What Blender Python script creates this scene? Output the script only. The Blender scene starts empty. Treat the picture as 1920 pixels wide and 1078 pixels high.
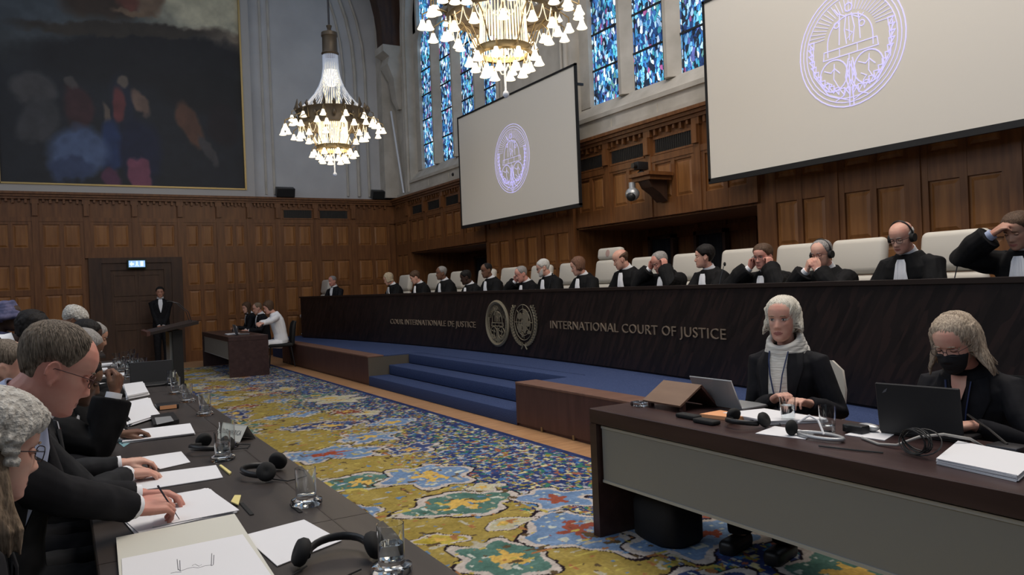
import bpy, bmesh, math, random
import numpy as np
from mathutils import Vector, Matrix, Euler, noise
from mathutils.bvhtree import BVHTree
random.seed(7)
PI = math.pi
C = bpy.context.scene.collection
SC = bpy.context.scene

# ------------------------------------------------------------------ camera, world, lights, exposure
CAM_H = 1.48
F_PX = 1440.0
YAW, PITCH, ROLL = 0.53134, -0.00291, -0.03955
def cam_axes():
    f = Vector((math.sin(YAW)*math.cos(PITCH), math.cos(YAW)*math.cos(PITCH), math.sin(PITCH)))
    r = Vector((math.cos(YAW), -math.sin(YAW), 0)); u = r.cross(f)
    return math.cos(ROLL)*r+math.sin(ROLL)*u, -math.sin(ROLL)*r+math.cos(ROLL)*u, f
CR, CU, CF = cam_axes()
cam_d = bpy.data.cameras.new('camera'); cam = bpy.data.objects.new('camera', cam_d); C.objects.link(cam)
cam_d.sensor_width = 36; cam_d.lens = 36*F_PX/1920; cam_d.clip_start = .05; cam_d.clip_end = 200
m3 = Matrix((CR, CU, -CF)).transposed()
cam.matrix_world = Matrix.Translation((0, 0, CAM_H)) @ m3.to_4x4()
SC.camera = cam
SC.view_settings.view_transform = 'Standard'; SC.view_settings.look = 'None'
SC.view_settings.exposure = 0.2; SC.view_settings.gamma = 1; SC.view_settings.use_curve_mapping = False

wd = bpy.data.worlds.new('world'); SC.world = wd; wd.use_nodes = True
wd.node_tree.nodes['Background'].inputs[0].default_value = (.74, .84, 1, 1)
wd.node_tree.nodes['Background'].inputs[1].default_value = .175
def area(name, loc, rot, sx, sy, power, col):
    d = bpy.data.lights.new(name, 'AREA'); d.shape = 'RECTANGLE'; d.size = sx; d.size_y = sy; d.energy = power; d.color = col
    o = bpy.data.objects.new(name, d); C.objects.link(o); o.location = loc; o.rotation_euler = rot
    return o
# daylight of the high windows on the opposite side of the hall, and the hall's ceiling lamps
area('ceiling_light_near', (4.2, 3.0, 9.3), (0, 0, 0), 5, 7, 600, (1, .91, .82))
area('ceiling_light_far', (2.0, 11.5, 9.6), (0, 0, 0), 6, 8, 85, (.84, .89, 1))
area('window_light_left', (-5.5, 5.0, 6.2), (0, math.radians(-72), 0), 4, 12, 215, (.78, .87, 1))

def ray(px, py):
    return CF + CR*((px-960)/F_PX) - CU*((py-539)/F_PX)
def at(px, py, x=None, y=None, z=None):
    d = ray(px, py); o = Vector((0, 0, CAM_H))
    t = (x-o.x)/d.x if x is not None else (y-o.y)/d.y if y is not None else (z-o.z)/d.z
    return o+d*t

# ------------------------------------------------------------------ materials
def mat(name, col, rough=.6, metal=0, spec=.5, emis=None, es=0, trans=0, ior=1.45, coat=0):
    m = bpy.data.materials.new(name); m.use_nodes = True
    b = m.node_tree.nodes['Principled BSDF']
    b.inputs['Base Color'].default_value = (*col, 1); b.inputs['Roughness'].default_value = rough
    b.inputs['Metallic'].default_value = metal; b.inputs['Specular IOR Level'].default_value = spec
    b.inputs['Transmission Weight'].default_value = trans; b.inputs['IOR'].default_value = ior
    b.inputs['Coat Weight'].default_value = coat
    if emis: b.inputs['Emission Color'].default_value = (*emis, 1); b.inputs['Emission Strength'].default_value = es
    return m
def nd(m, typ, **k):
    n = m.node_tree.nodes.new(typ)
    for a, v in k.items():
        if a in n.inputs: n.inputs[a].default_value = v
        else: setattr(n, a, v)
    return n
def lk(m, a, ao, b, bi): m.node_tree.links.new(a.outputs[ao], b.inputs[bi])
def bsdf(m): return m.node_tree.nodes['Principled BSDF']
def ramp(m, stops):
    r = nd(m, 'ShaderNodeValToRGB'); e = r.color_ramp.elements
    e[0].position, e[0].color = stops[0][0], (*stops[0][1], 1); e[1].position, e[1].color = stops[-1][0], (*stops[-1][1], 1)
    for p, c in stops[1:-1]:
        q = e.new(p); q.color = (*c, 1)
    return r
def grained(name, dark, light, scale=(1, 1, 12), rough=.45, nscale=3.0, bump=0.0, detail=4, spec=.5):
    """noise streaked colour, object coordinates"""
    m = mat(name, light, rough, spec=spec)
    tc = nd(m, 'ShaderNodeTexCoord'); mp = nd(m, 'ShaderNodeMapping'); mp.inputs['Scale'].default_value = scale
    n = nd(m, 'ShaderNodeTexNoise'); n.inputs['Scale'].default_value = nscale; n.inputs['Detail'].default_value = detail
    r = ramp(m, [(.3, dark), (.7, light)])
    lk(m, tc, 'Object', mp, 'Vector'); lk(m, mp, 'Vector', n, 'Vector'); lk(m, n, 'Fac', r, 'Fac'); lk(m, r, 'Color', bsdf(m), 'Base Color')
    if bump:
        b = nd(m, 'ShaderNodeBump'); b.inputs['Strength'].default_value = bump; b.inputs['Distance'].default_value = .01
        lk(m, n, 'Fac', b, 'Height'); lk(m, b, 'Normal', bsdf(m), 'Normal')
    return m
def s2l(r, g, b):
    return tuple(((c/255+.055)/1.055)**2.4 if c > 10 else c/255/12.92 for c in (r, g, b))
M = {}
M['oak'] = grained('oak_wood', (.125, .047, .015), (.215, .088, .029), (9, 9, .9), .42, 2.2)
M['oak_panel'] = grained('oak_panel_wood', (.20, .08, .023), (.33, .142, .044), (7, 7, .7), .4, 2.0)
M['oak_dark'] = grained('dark_oak_wood', (.034, .016, .010), (.072, .034, .018), (6, 6, 1), .5, 2)
M['plaster'] = grained('plaster', (.47, .465, .47), (.56, .555, .555), (1, 1, 1), .9, 1.3)
M['stone'] = grained('dressed_stone', (.42, .385, .33), (.56, .52, .46), (1, 1, 1), .85, 2.5, .1)
M['bench'] = grained('bench_veneer', (.010, .006, .0055), (.034, .019, .016), (1, 3, 9), .42, 2.5, .05)
M['bench_top'] = mat('bench_top_wood', (.02, .013, .011), .4)
M['desk'] = grained('desk_veneer', (.036, .019, .018), (.056, .031, .029), (8, .8, 8), .33, 2.0)
M['table'] = grained('table_veneer', (.032, .026, .024), (.050, .041, .037), (8, .8, 8), .42, 2.0)
M['steel'] = mat('brushed_steel', (.27, .265, .25), .45, .3)
M['carpet_blue'] = grained('blue_carpet', (.034, .050, .115), (.056, .080, .175), (1, 1, 1), .95, 90, .4, 2, .1)
M['cladding'] = grained('walnut_cladding', (.055, .022, .018), (.088, .038, .030), (1, 6, 1), .45, 2)
M['cladding_edge'] = grained('cladding_edging', (.14, .07, .05), (.19, .10, .07), (1, 6, 1), .5, 2)
M['cladding_grey'] = mat('cladding_side', (.10, .085, .065), .6)
M['parquet'] = grained('parquet_wood', (.36, .19, .09), (.52, .29, .145), (1.5, 8, 1), .4, 2)
M['leather'] = mat('cream_leather', (.60, .56, .49), .5)
M['black_plastic'] = mat('black_plastic', (.014, .014, .015), .4)
M['black_soft'] = mat('black_foam', (.012, .012, .012), .8)
M['dark_metal'] = mat('dark_metal', (.05, .05, .055), .4, .8)
M['chrome'] = mat('chrome', (.6, .6, .6), .2, 1)
M['silver'] = mat('silver_plastic', (.45, .46, .47), .35, .5)
M['paper'] = mat('white_paper', (.76, .76, .78), .8)
M['paper_cream'] = mat('cream_card', (.62, .61, .54), .8)
M['ink'] = mat('ink', (.03, .03, .05), .6)
M['pink'] = mat('pink_marker', (.85, .25, .36), .7)
M['yellow'] = mat('yellow_paper', (.72, .62, .25), .7)
M['blue_edge'] = mat('blue_edge', (.12, .16, .42), .6)
M['teal'] = mat('teal_folder', (.20, .38, .42), .6)
M['orange'] = mat('orange_paper', (.80, .38, .18), .6)
M['wood_stand'] = grained('stand_wood', (.15, .085, .055), (.20, .12, .08), (6, 1, 6), .5, 2)
M['glass'] = mat('clear_glass', (.96, .98, .98), .03, 0, .5, trans=1, ior=1.45)
M['water'] = mat('water', (.9, .94, .96), .0, 0, .5, trans=1, ior=1.33)
M['bronze'] = mat('aged_bronze', (.10, .078, .055), .5, .6)
M['brass'] = mat('brass', (.28, .21, .11), .4, .7)
M['gold'] = mat('emblem_gold', (.25, .215, .15), .5, .3)
M['letters'] = mat('letter_gold', (.27, .21, .155), .5, .2)
M['screen'] = mat('screen_cloth', (.74, .70, .63), .9)
M['screen_frame'] = mat('screen_frame', (.006, .006, .007), .6)
M['projected'] = mat('projected_lines', (.6, .58, .8), .9, emis=(.60, .56, 1), es=.42)
M['shade'] = mat('lamp_glass', (1, .95, .84), .5, emis=(1, .84, .58), es=1.5)
M['beads'] = mat('glass_beads', (.62, .68, .80), .15, 0, .8, emis=(.55, .68, 1), es=.05)
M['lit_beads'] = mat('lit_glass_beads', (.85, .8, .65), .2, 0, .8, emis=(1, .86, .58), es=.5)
M['core'] = mat('lit_core', (1, .95, .85), .5, emis=(1, .88, .64), es=1.9)
M['exit'] = mat('exit_sign_face', (.4, .6, .9), .5, emis=(.30, .52, .95), es=.75)
M['exit_mark'] = mat('exit_sign_mark', (.8, .9, .95), .5, emis=(.62, .82, 1), es=1.0)
M['sign_green'] = mat('sign_dark_green', (.01, .05, .03), .5)
M['lead'] = mat('window_lead', (.015, .017, .02), .6)
M['white_paint'] = mat('pale_painted_metal', (.72, .76, .84), .4)
M['frame_grey'] = mat('painting_frame_paint', (.46, .44, .42), .6)
M['gilt'] = mat('gilt_slip', (.45, .33, .14), .4, .6)
M['bag'] = mat('black_nylon', (.006, .006, .008), .7)
M['grille'] = grained('grille', (.004, .004, .004), (.03, .026, .022), (60, 60, 60), .6, 2)
M['curtain'] = grained('dark_curtain', (.006, .006, .008), (.018, .018, .02), (1, 30, .2), .8, 2)
M['cable_grey'] = mat('grey_cable', (.33, .32, .30), .5)
M['cable_black'] = mat('black_cable', (.012, .012, .012), .5)
def skin(name, c, v=.12):
    m = mat(name, c, .5, spec=.35)
    tc = nd(m, 'ShaderNodeTexCoord'); n = nd(m, 'ShaderNodeTexNoise'); n.inputs['Scale'].default_value = 14; n.inputs['Detail'].default_value = 3
    r = ramp(m, [(.3, (c[0]*(1-v*.4), c[1]*(1-v*1.6), c[2]*(1-v*1.6))), (.7, (min(1, c[0]*(1+v*.3)), c[1]*(1+v), c[2]*(1+v)))])
    lk(m, tc, 'Object', n, 'Vector'); lk(m, n, 'Fac', r, 'Fac'); lk(m, r, 'Color', bsdf(m), 'Base Color')
    bsdf(m).inputs['Subsurface Weight'].default_value = 0.0
    return m
M['skin_fair'] = skin('fair_skin', (.66, .375, .285)); M['skin_pink'] = skin('pink_skin', (.62, .30, .235))
M['skin_tan'] = skin('tan_skin', (.46, .25, .175)); M['skin_brown'] = skin('brown_skin', (.17, .088, .056)); M['skin_dark'] = skin('dark_skin', (.055, .030, .022))
M['lips'] = mat('lips', (.34, .12, .10), .5); M['lips_dark'] = mat('dark_lips', (.09, .04, .035), .5)
M['lash'] = mat('lashes', (.03, .02, .018), .7); M['eye_white'] = mat('eye_white', (.6, .57, .55), .25); M['iris'] = mat('iris', (.05, .045, .05), .2)
def hairm(name, d, l): return grained(name, d, l, (30, 30, 3.5), .6, 7, .35, 3, .25)
M['h_black'] = hairm('black_hair', (.006, .005, .005), (.02, .017, .016)); M['h_brown'] = hairm('brown_hair', (.05, .028, .017), (.13, .078, .048))
M['h_grey'] = hairm('grey_hair', (.16, .15, .145), (.40, .38, .36)); M['h_white'] = hairm('white_hair', (.42, .40, .37), (.70, .68, .64))
M['h_brgrey'] = hairm('greying_brown_hair', (.06, .045, .032), (.25, .205, .16)); M['h_blond'] = hairm('blond_hair', (.30, .23, .15), (.60, .51, .38))
M['h_ashblond'] = hairm('ash_blond_hair', (.20, .15, .11), (.60, .49, .37)); M['h_platinum'] = hairm('platinum_hair', (.46, .42, .34), (.86, .81, .70))
M['h_red'] = hairm('reddish_hair', (.10, .045, .028), (.24, .13, .085)); M['h_light'] = hairm('light_brown_hair', (.12, .085, .055), (.30, .22, .15))
M['wig'] = grained('horsehair_wig', (.34, .315, .28), (.68, .66, .61), (1, 1, 1), .8, 70, 1.0, 3, .2)
M['robe'] = grained('black_robe', (.003, .003, .0035), (.007, .007, .008), (6, 6, 2), .8, 3, .35, 3, .25)
M['suit'] = grained('black_suit', (.006, .006, .008), (.012, .012, .015), (3, 3, 3), .8, 6, .15, 2, .25)
M['suit_grey'] = grained('charcoal_suit', (.012, .013, .015), (.022, .023, .026), (3, 3, 3), .8, 6, .15, 2, .25)
M['white_cloth'] = mat('white_cotton', (.84, .85, .88), .8); M['blue_shirt'] = mat('pale_blue_cotton', (.42, .48, .66), .8)
M['knit'] = grained('white_knit', (.58, .56, .51), (.76, .74, .68), (1, 1, 9), .9, 14, .5, 2, .1)
M['red_cloth'] = mat('red_cloth', (.24, .015, .02), .8); M['blue_cloth'] = grained('blue_patterned_cloth', (.03, .045, .11), (.16, .15, .26), (1, 1, 1), .9, 22)
M['lanyard'] = mat('blue_lanyard', (.018, .03, .09), .6); M['mask_cloth'] = mat('black_mask_cloth', (.008, .008, .01), .8)
M['wine'] = mat('wine_cloth', (.12, .02, .03), .8)
M['grey_cloth'] = mat('grey_cloth', (.12, .12, .13), .8)
M['rose'] = mat('rose_folder', (.58, .22, .24), .6)

# vertex coloured carpet, painting and stained glass
def attr_mat(name, rough, emis=0, leads=False):
    m = mat(name, (1, 1, 1), rough)
    a = nd(m, 'ShaderNodeAttribute'); a.attribute_name = 'Col'
    lk(m, a, 'Color', bsdf(m), 'Base Color')
    if emis:
        lk(m, a, 'Color', bsdf(m), 'Emission Color'); bsdf(m).inputs['Emission Strength'].default_value = emis
    return m
M['rug'] = attr_mat('woven_rug', .95); bsdf(M['rug']).inputs['Specular IOR Level'].default_value = .1
M['canvas'] = attr_mat('oil_paint', .55)
def stained():
    m = mat('stained_glass', (.02, .02, .02), .3)
    tc = nd(m, 'ShaderNodeTexCoord'); mp = nd(m, 'ShaderNodeMapping'); mp.inputs['Scale'].default_value = (1, 1.5, .8)
    v = nd(m, 'ShaderNodeTexVoronoi'); v.inputs['Scale'].default_value = 16
    v2 = nd(m, 'ShaderNodeTexVoronoi'); v2.feature = 'DISTANCE_TO_EDGE'; v2.inputs['Scale'].default_value = 16
    n0 = nd(m, 'ShaderNodeTexNoise'); n0.inputs['Scale'].default_value = 6
    mx = nd(m, 'ShaderNodeMix'); mx.data_type = 'VECTOR'; mx.inputs['Factor'].default_value = .12
    lk(m, tc, 'Object', mp, 'Vector'); lk(m, mp, 'Vector', n0, 'Vector'); lk(m, mp, 'Vector', mx, 4); lk(m, n0, 'Color', mx, 5)
    lk(m, mx, 1, v, 'Vector'); lk(m, mx, 1, v2, 'Vector')
    sp = nd(m, 'ShaderNodeSeparateColor'); lk(m, v, 'Color', sp, 'Color')
    r = ramp(m, [(0, (.006, .014, .03)), (.16, (.012, .045, .15)), (.3, (.03, .14, .38)), (.44, (.06, .32, .58)), (.55, (.16, .46, .72)), (.65, (.05, .34, .42)), (.72, (.11, .13, .38)), (.77, (.40, .64, .88)), (.87, (.75, .88, 1)), (.95, (.30, .08, .22)), (.975, (.12, .30, .28))])
    r.color_ramp.interpolation = 'CONSTANT'
    lk(m, sp, 'Red', r, 'Fac')
    # larger light areas near the bottom of the lights
    st = ramp(m, [(.018, (0, 0, 0)), (.05, (1, 1, 1))]); lk(m, v2, 'Distance', st, 'Fac')
    mul = nd(m, 'ShaderNodeMix'); mul.data_type = 'RGBA'; mul.blend_type = 'MULTIPLY'; mul.inputs['Factor'].default_value = 1
    lk(m, r, 'Color', mul, 6); lk(m, st, 'Color', mul, 7)
    n = nd(m, 'ShaderNodeTexNoise'); n.inputs['Scale'].default_value = 2.2; lk(m, tc, 'Object', n, 'Vector')
    rr = ramp(m, [(.35, (.45, .5, .6)), (.65, (1.5, 1.5, 1.5))]); lk(m, n, 'Fac', rr, 'Fac')
    mul2 = nd(m, 'ShaderNodeMix'); mul2.data_type = 'RGBA'; mul2.blend_type = 'MULTIPLY'; mul2.inputs['Factor'].default_value = 1
    lk(m, mul, 2, mul2, 6); lk(m, rr, 'Color', mul2, 7)
    lk(m, mul2, 2, bsdf(m), 'Emission Color'); bsdf(m).inputs['Emission Strength'].default_value = 1.25
    return m
M['stained'] = stained()
M['bright_glass'] = mat('clear_daylight_glass', (.5, .6, .7), .3, emis=(.62, .80, 1), es=1.0)

# bench front: diagonal woven relief
def bench_mat():
    m = M['bench']
    tc = nd(m, 'ShaderNodeTexCoord'); m0 = nd(m, 'ShaderNodeMapping'); m0.inputs['Rotation'].default_value = (math.radians(58), 0, 0); lk(m, tc, 'Object', m0, 'Vector')
    mp = nd(m, 'ShaderNodeMapping'); mp.inputs['Scale'].default_value = (1, 2.6, 17)
    v = nd(m, 'ShaderNodeTexVoronoi'); v.inputs['Scale'].default_value = 1.6
    r = ramp(m, [(0, (.006, .004, .0045)), (.5, (.012, .008, .008)), (1, (.024, .013, .012))])
    sp = nd(m, 'ShaderNodeSeparateColor')
    lk(m, m0, 'Vector', mp, 'Vector'); lk(m, mp, 'Vector', v, 'Vector'); lk(m, v, 'Color', sp, 'Color'); lk(m, sp, 'Red', r, 'Fac'); lk(m, r, 'Color', bsdf(m), 'Base Color')
bench_mat()

# ------------------------------------------------------------------ mesh helpers
class MB:
    """collects shapes; build() links them as ONE mesh object"""
    def __init__(s): s.v = []; s.f = []; s.m = []; s.mi = 0
    def add(s, vs, fs):
        o = len(s.v); s.v += [tuple(v) for v in vs]; s.f += [tuple(i+o for i in f) for f in fs]; s.m += [s.mi]*len(fs); return s
    def box(s, x0, x1, y0, y1, z0, z1, T=None):
        vs = [Vector((x, y, z)) for x in (x0, x1) for y in (y0, y1) for z in (z0, z1)]
        if T: vs = [T @ v for v in vs]
        return s.add(vs, [(0, 1, 3, 2), (4, 6, 7, 5), (0, 4, 5, 1), (2, 3, 7, 6), (0, 2, 6, 4), (1, 5, 7, 3)])
    def rbox(s, x0, x1, y0, y1, z0, z1, r=.02, seg=3, T=None):
        bm = bmesh.new(); bmesh.ops.create_cube(bm, size=1)
        for v in bm.verts: v.co = Vector(((x0+x1)/2+v.co.x*(x1-x0), (y0+y1)/2+v.co.y*(y1-y0), (z0+z1)/2+v.co.z*(z1-z0)))
        bmesh.ops.bevel(bm, geom=bm.edges[:], offset=r, segments=seg, affect='EDGES', profile=.5)
        bm.verts.index_update(); vs = [v.co.copy() for v in bm.verts]; fs = [[v.index for v in f.verts] for f in bm.faces]; bm.free()
        if T: vs = [T @ v for v in vs]
        return s.add(vs, fs)
    def loft(s, rings, cap=True, closed=False):
        n = len(rings[0]); vs = [p for r in rings for p in r]; fs = []
        m = len(rings)
        for i in range(m if closed else m-1):
            a, b = i*n, ((i+1) % m)*n
            for j in range(n): k = (j+1) % n; fs.append((a+j, a+k, b+k, b+j))
        if cap and not closed: fs.append(tuple(range(n-1, -1, -1))); fs.append(tuple(range((m-1)*n, m*n)))
        return s.add(vs, fs)
    def tube(s, pts, rad, n=8, cap=True, closed=False, flat=None):
        pts = [Vector(p) for p in pts]; m = len(pts)
        if not hasattr(rad, '__len__'): rad = [rad]*m
        rings = []; u = None
        for i, p in enumerate(pts):
            if closed: d = pts[(i+1) % m]-pts[i-1]
            else: d = pts[min(i+1, m-1)]-pts[max(i-1, 0)]
            if d.length < 1e-9: d = Vector((0, 0, 1))
            d.normalize()
            if u is None:
                u = d.cross(Vector((0, 0, 1)));
                if u.length < .1: u = d.cross(Vector((0, 1, 0)))
            else: u = u-d*u.dot(d)
            u.normalize(); w = d.cross(u)
            rings.append([p+(u*math.cos(a)+w*math.sin(a)*(flat or 1))*rad[i] for a in (2*PI*j/n for j in range(n))])
        return s.loft(rings, cap, closed)
    def cyl(s, p0, p1, r0, r1=None, n=16): return s.tube([p0, p1], [r0, r0 if r1 is None else r1], n)
    def ell(s, c, r, n=16, m=10, T=None):
        c = Vector(c); rings = []
        for i in range(m+1):
            a = -PI/2+PI*i/m; ca = max(math.cos(a), 1e-3)
            rings.append([c+Vector((r[0]*ca*math.cos(2*PI*j/n), r[1]*ca*math.sin(2*PI*j/n), r[2]*math.sin(a))) for j in range(n)])
        if T: rings = [[T @ p for p in q] for q in rings]
        return s.loft(rings)
    def lathe(s, prof, c=(0, 0, 0), n=24, cap=True):
        c = Vector(c)
        return s.loft([[c+Vector((r*math.cos(2*PI*j/n), r*math.sin(2*PI*j/n), z)) for j in range(n)] for r, z in prof], cap)
    def prism(s, poly, off, T=None):
        """poly: list of 3D points (planar), off: extrusion vector"""
        n = len(poly); off = Vector(off); vs = [Vector(p) for p in poly]+[Vector(p)+off for p in poly]
        if T: vs = [T @ v for v in vs]
        return s.add(vs, [tuple(range(n-1, -1, -1)), tuple(range(n, 2*n))]+[(i, (i+1) % n, (i+1) % n+n, i+n) for i in range(n)])
    def mesh(s, name):
        me = bpy.data.meshes.new(name); me.from_pydata(s.v, [], s.f); me.update(); return me
    def build(s, name, mats, parent=None, smooth=None, loc=None):
        me = s.mesh(name); fix(me)
        if not isinstance(mats, (list, tuple)): mats = [mats]
        for m in mats: me.materials.append(m)
        if len(mats) > 1: me.polygons.foreach_set('material_index', s.m)
        if smooth is not None: shade(me, smooth)
        return link(name, me, parent, loc)
def fix(me):
    bm = bmesh.new(); bm.from_mesh(me); bmesh.ops.recalc_face_normals(bm, faces=bm.faces); bm.to_mesh(me); bm.free()
def shade(me, ang):
    me.polygons.foreach_set('use_smooth', [True]*len(me.polygons))
    if ang < 180:
        bm = bmesh.new(); bm.from_mesh(me); th = math.radians(ang)
        for e in bm.edges:
            if len(e.link_faces) == 2 and e.calc_face_angle(0) > th: e.smooth = False
        bm.to_mesh(me); bm.free()
def link(name, me, parent=None, loc=None):
    o = bpy.data.objects.new(name, me); C.objects.link(o)
    if parent: o.parent = parent
    if loc: o.location = loc
    return o
def tag(o, label=None, cat=None, group=None, kind=None):
    if label: o['label'] = label
    if cat: o['category'] = cat
    if group: o['group'] = group
    if kind: o['kind'] = kind
    return o
def struct(o): o['kind'] = 'structure'; return o
def empty(name, loc, rz=0, label=None, cat=None, group=None):
    o = bpy.data.objects.new(name, None); C.objects.link(o); o.location = loc; o.rotation_euler = (0, 0, rz); o.empty_display_size = .1
    return tag(o, label, cat, group)
def kids(o): return [c for c in bpy.data.objects if c.parent == o]
def dup(o, loc=None, rz=None, label=None, group=None, parent=None, subs=None):
    c = o.copy(); C.objects.link(c); c.parent = parent
    for ch in (subs if subs is not None else KIDS(o)): dup(ch, parent=c)
    if loc is not None: c.location = loc
    if rz is not None: c.rotation_euler = (0, 0, rz)
    if label: c['label'] = label
    if group: c['group'] = group
    return c
def KIDS(o): return list(o.children)
def Rz(a): return Matrix.Rotation(a, 4, 'Z')
# ------------------------------------------------------------------ the setting
WX, WY = 7.8, 19.3           # judges' wall, far wall
XC, YC, RB = 5.66, 9.8, 42.0  # bench arc
def arc_x(y, off=0): return XC+off-RB+math.sqrt(RB*RB-(y-YC)**2)
def arc_ang(y): return math.asin((y-YC)/RB)
def arc_hit(px, py, off):
    d = ray(px, py); t = .5
    while t < 40:
        X, Y = d.x*t, d.y*t
        if X >= arc_x(Y, off): return Vector((X, Y, CAM_H+d.z*t))
        t += .01

struct(MB().box(-5.2, 8.6, -3, WY+.3, -.12, 0).build('floor', M['parquet']))
struct(MB().box(-5.2, 8.7, WY, WY+.3, 0, 12.5).build('wall_back', M['plaster']))
struct(MB().box(-5.2, -4.9, -3, WY, 0, 3.9).build('wall_left', M['oak_dark']))

# long wall with window openings and door recesses
wins = [15.88, 8.70, 1.52]
HW = 2.28
mb = MB()
edges = [WY]
for c in wins: edges += [c+HW, c-HW]
edges.append(-3)
for i in range(0, len(edges), 2): mb.box(WX, 8.45, edges[i+1], edges[i], 3.9, 12.5)
for c in wins:                                  # sill: sloping stone under each window, arch above
    y0, y1 = c-HW, c+HW
    mb.prism([(WX, y0, 3.9), (8.45, y0, 3.9), (8.45, y0, 4.56), (8.05, y0, 4.52), (WX, y0, 4.24)], (0, y1-y0, 0))
    pts = []
    for sgn in (-1, 1):
        for k in range(9):
            a = k/8*math.radians(62)
            pts.append((c+sgn*(HW-2*HW*.9*(1-math.cos(a))), 7.9+2*HW*.9*math.sin(a)*.9))
    for sgn in (-1, 1):
        P = pts[:9] if sgn < 0 else pts[9:]
        poly = [(WX, y, z) for y, z in P]+[(WX, c, 12.5), (WX, c+sgn*HW, 12.5)]
        mb.prism(poly, (.65, 0, 0))
rec = [(6.91, 10.94), (14.22, 18.2)]             # recesses with doors behind the bench
ys = [-3, rec[0][0], rec[0][1], rec[1][0], rec[1][1], WY]
for a, b in ((ys[0], ys[1]), (ys[2], ys[3]), (ys[4], ys[5])): mb.box(WX, 9.6, a, b, 0, 2.42)
mb.box(WX, 9.6, -3, WY, 2.42, 3.9); mb.box(9.3, 9.6, 6.9, 18.3, 0, 2.42)
struct(mb.build('wall_right', M['stone']))
# panelled lining of the recesses
for n, (a, b) in enumerate(rec):
    mb = MB().box(9.22, 9.3, a, b, .45, 2.42)
    for y in np.arange(a+.05, b, .62): mb.box(9.18, 9.22, y, y+.09, .45, 2.42)
    for z in (.45, 1.3, 2.2): mb.box(9.185, 9.22, a, b, z, z+.12)
    mb.box(WX, 9.3, a, a+.03, .45, 2.42).box(WX, 9.3, b-.03, b, .45, 2.42).box(WX, 9.3, a, b, 2.39, 2.419)
    struct(mb.build('trim_%d' % (n+20), M['oak']))
k = 0
for (y0, y1) in ((7.2, 7.95), (8.75, 9.45), (9.95, 10.6), (15.0, 15.7), (16.6, 17.3)):
    k += 1
    mb = MB(); mb.mi = 0; mb.box(9.08, 9.18, y0, y0+.06, .45, 2.25).box(9.08, 9.18, y1-.06, y1, .45, 2.25).box(9.08, 9.18, y0, y1, 2.19, 2.25)
    mb.mi = 1
    n_ = 24; pl = [(9.12+.02*math.sin(i*1.9), y0+.06+(y1-y0-.12)*i/n_) for i in range(n_+1)]
    mb.prism([(x, y, .46) for x, y in pl]+[(9.17, y1-.06, .46), (9.17, y0+.06, .46)], (0, 0, 1.73))
    struct(mb.build('door_%d' % (k+1), [M['oak_dark'], M['curtain']]))

# stained glass windows: each light is a pane of its own between stone mullions
def light_outline(yc, hw, z0, z1):
    pts = [(yc-hw, z0), (yc+hw, z0), (yc+hw, z1)]
    for q in range(1, 8):
        t = q/8; pts.append((yc+hw*math.cos(t*PI), z1+hw*1.15*math.sin(t*PI)**.8))
    pts.append((yc-hw, z1)); return pts
for w, c in enumerate(wins):
    root = empty('window_%d' % (w+1), (8.1, c, 4.5)); struct(root)
    cs = [-1.635, -.545, .545, 1.635]; hw = .375
    mb = MB()
    mb.box(-.09, .10, -HW, -cs[3]-hw, 0, 6); mb.box(-.09, .10, cs[3]+hw, HW, 0, 6)
    for q in range(3):
        a, b = cs[q]+hw, cs[q+1]-hw; y_ = (a+b)/2
        mb.prism([(-.17, y_-.035, 0), (-.17, y_+.035, 0), (0, b, 0), (.10, b, 0), (.10, a, 0), (0, a, 0)], (0, 0, 3.5))
    # tracery plate with holes left by the lights' heads: spandrels
    for q, yc in enumerate(cs):
        zt = 3.05
        o = [(yc+hw*math.cos(t/8*PI), zt+hw*1.15*math.sin(t/8*PI)**.8) for t in range(9)]
        for t in range(8):
            (ya, za), (yb, zb) = o[t], o[t+1]
            mb.prism([(-.09, ya, za), (-.09, yb, zb), (-.09, yb, 3.62), (-.09, ya, 3.62)], (.18, 0, 0))
    for q in range(5):
        y_ = -2.18+q*1.09; mb.box(-.09, .09, y_-.08, y_+.08, 3.5, 6)
    mb.box(-.09, .09, -HW, HW, 5.2, 5.32)
    mb.build('mullions', M['stone'], root)
    for yc in cs:
        poly = light_outline(yc, hw, 0.03, 3.05)
        p = MB().prism([(0, y, z) for y, z in poly], (.02, 0, 0)).build('pane', M['stained'], root)
        l = MB()
        for z in np.arange(.62, 3.1, .62): l.box(-.018, .0, yc-hw, yc+hw, z-.016, z+.016)
        for y_ in (yc-hw+.05, yc+hw-.05): l.box(-.008, 0, y_-.006, y_+.006, .03, 3.0)
        l.build('glazing_bar', M['lead'], p)
    for q in range(4):
        yc = cs[q]; MB().prism([(0, yc-hw-.05, 3.62), (0, yc+hw+.05, 3.62), (0, yc+hw+.05, 5.9), (0, yc-hw-.05, 5.9)], (.02, 0, 0)).build('pane', M['stained'], root)
# stone string course and sunk panels beneath the windows
mb = MB()
for c in wins:
    mb.box(WX-.04, WX, c-HW, c+HW, 4.18, 4.25)
    for q in range(4): mb.box(WX-.015, WX, c-HW+.1+q*1.12, c-HW+1.1+q*1.12, 3.98, 4.12)
mb.box(WX-.06, WX, -3, WY, 3.9, 3.97)
struct(mb.build('trim_1', M['stone']))
# window jamb shafts (rounded mouldings either side of every window)
mb = MB()
for c in wins:
    for sgn in (-1, 1):
        for off, r in ((.10, .05), (.24, .035)):
            mb.tube([(WX-.01, c+sgn*(HW+off), 3.95), (WX-.01, c+sgn*(HW+off), 7.9)]+[(WX-.01, c+sgn*(HW+off-2*HW*.9*(1-math.cos(a))), 7.9+2*HW*.81*math.sin(a)) for a in np.linspace(.1, 1.08, 8)], r, 8)
struct(mb.build('trim_2', M['stone'], smooth=60))
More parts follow.
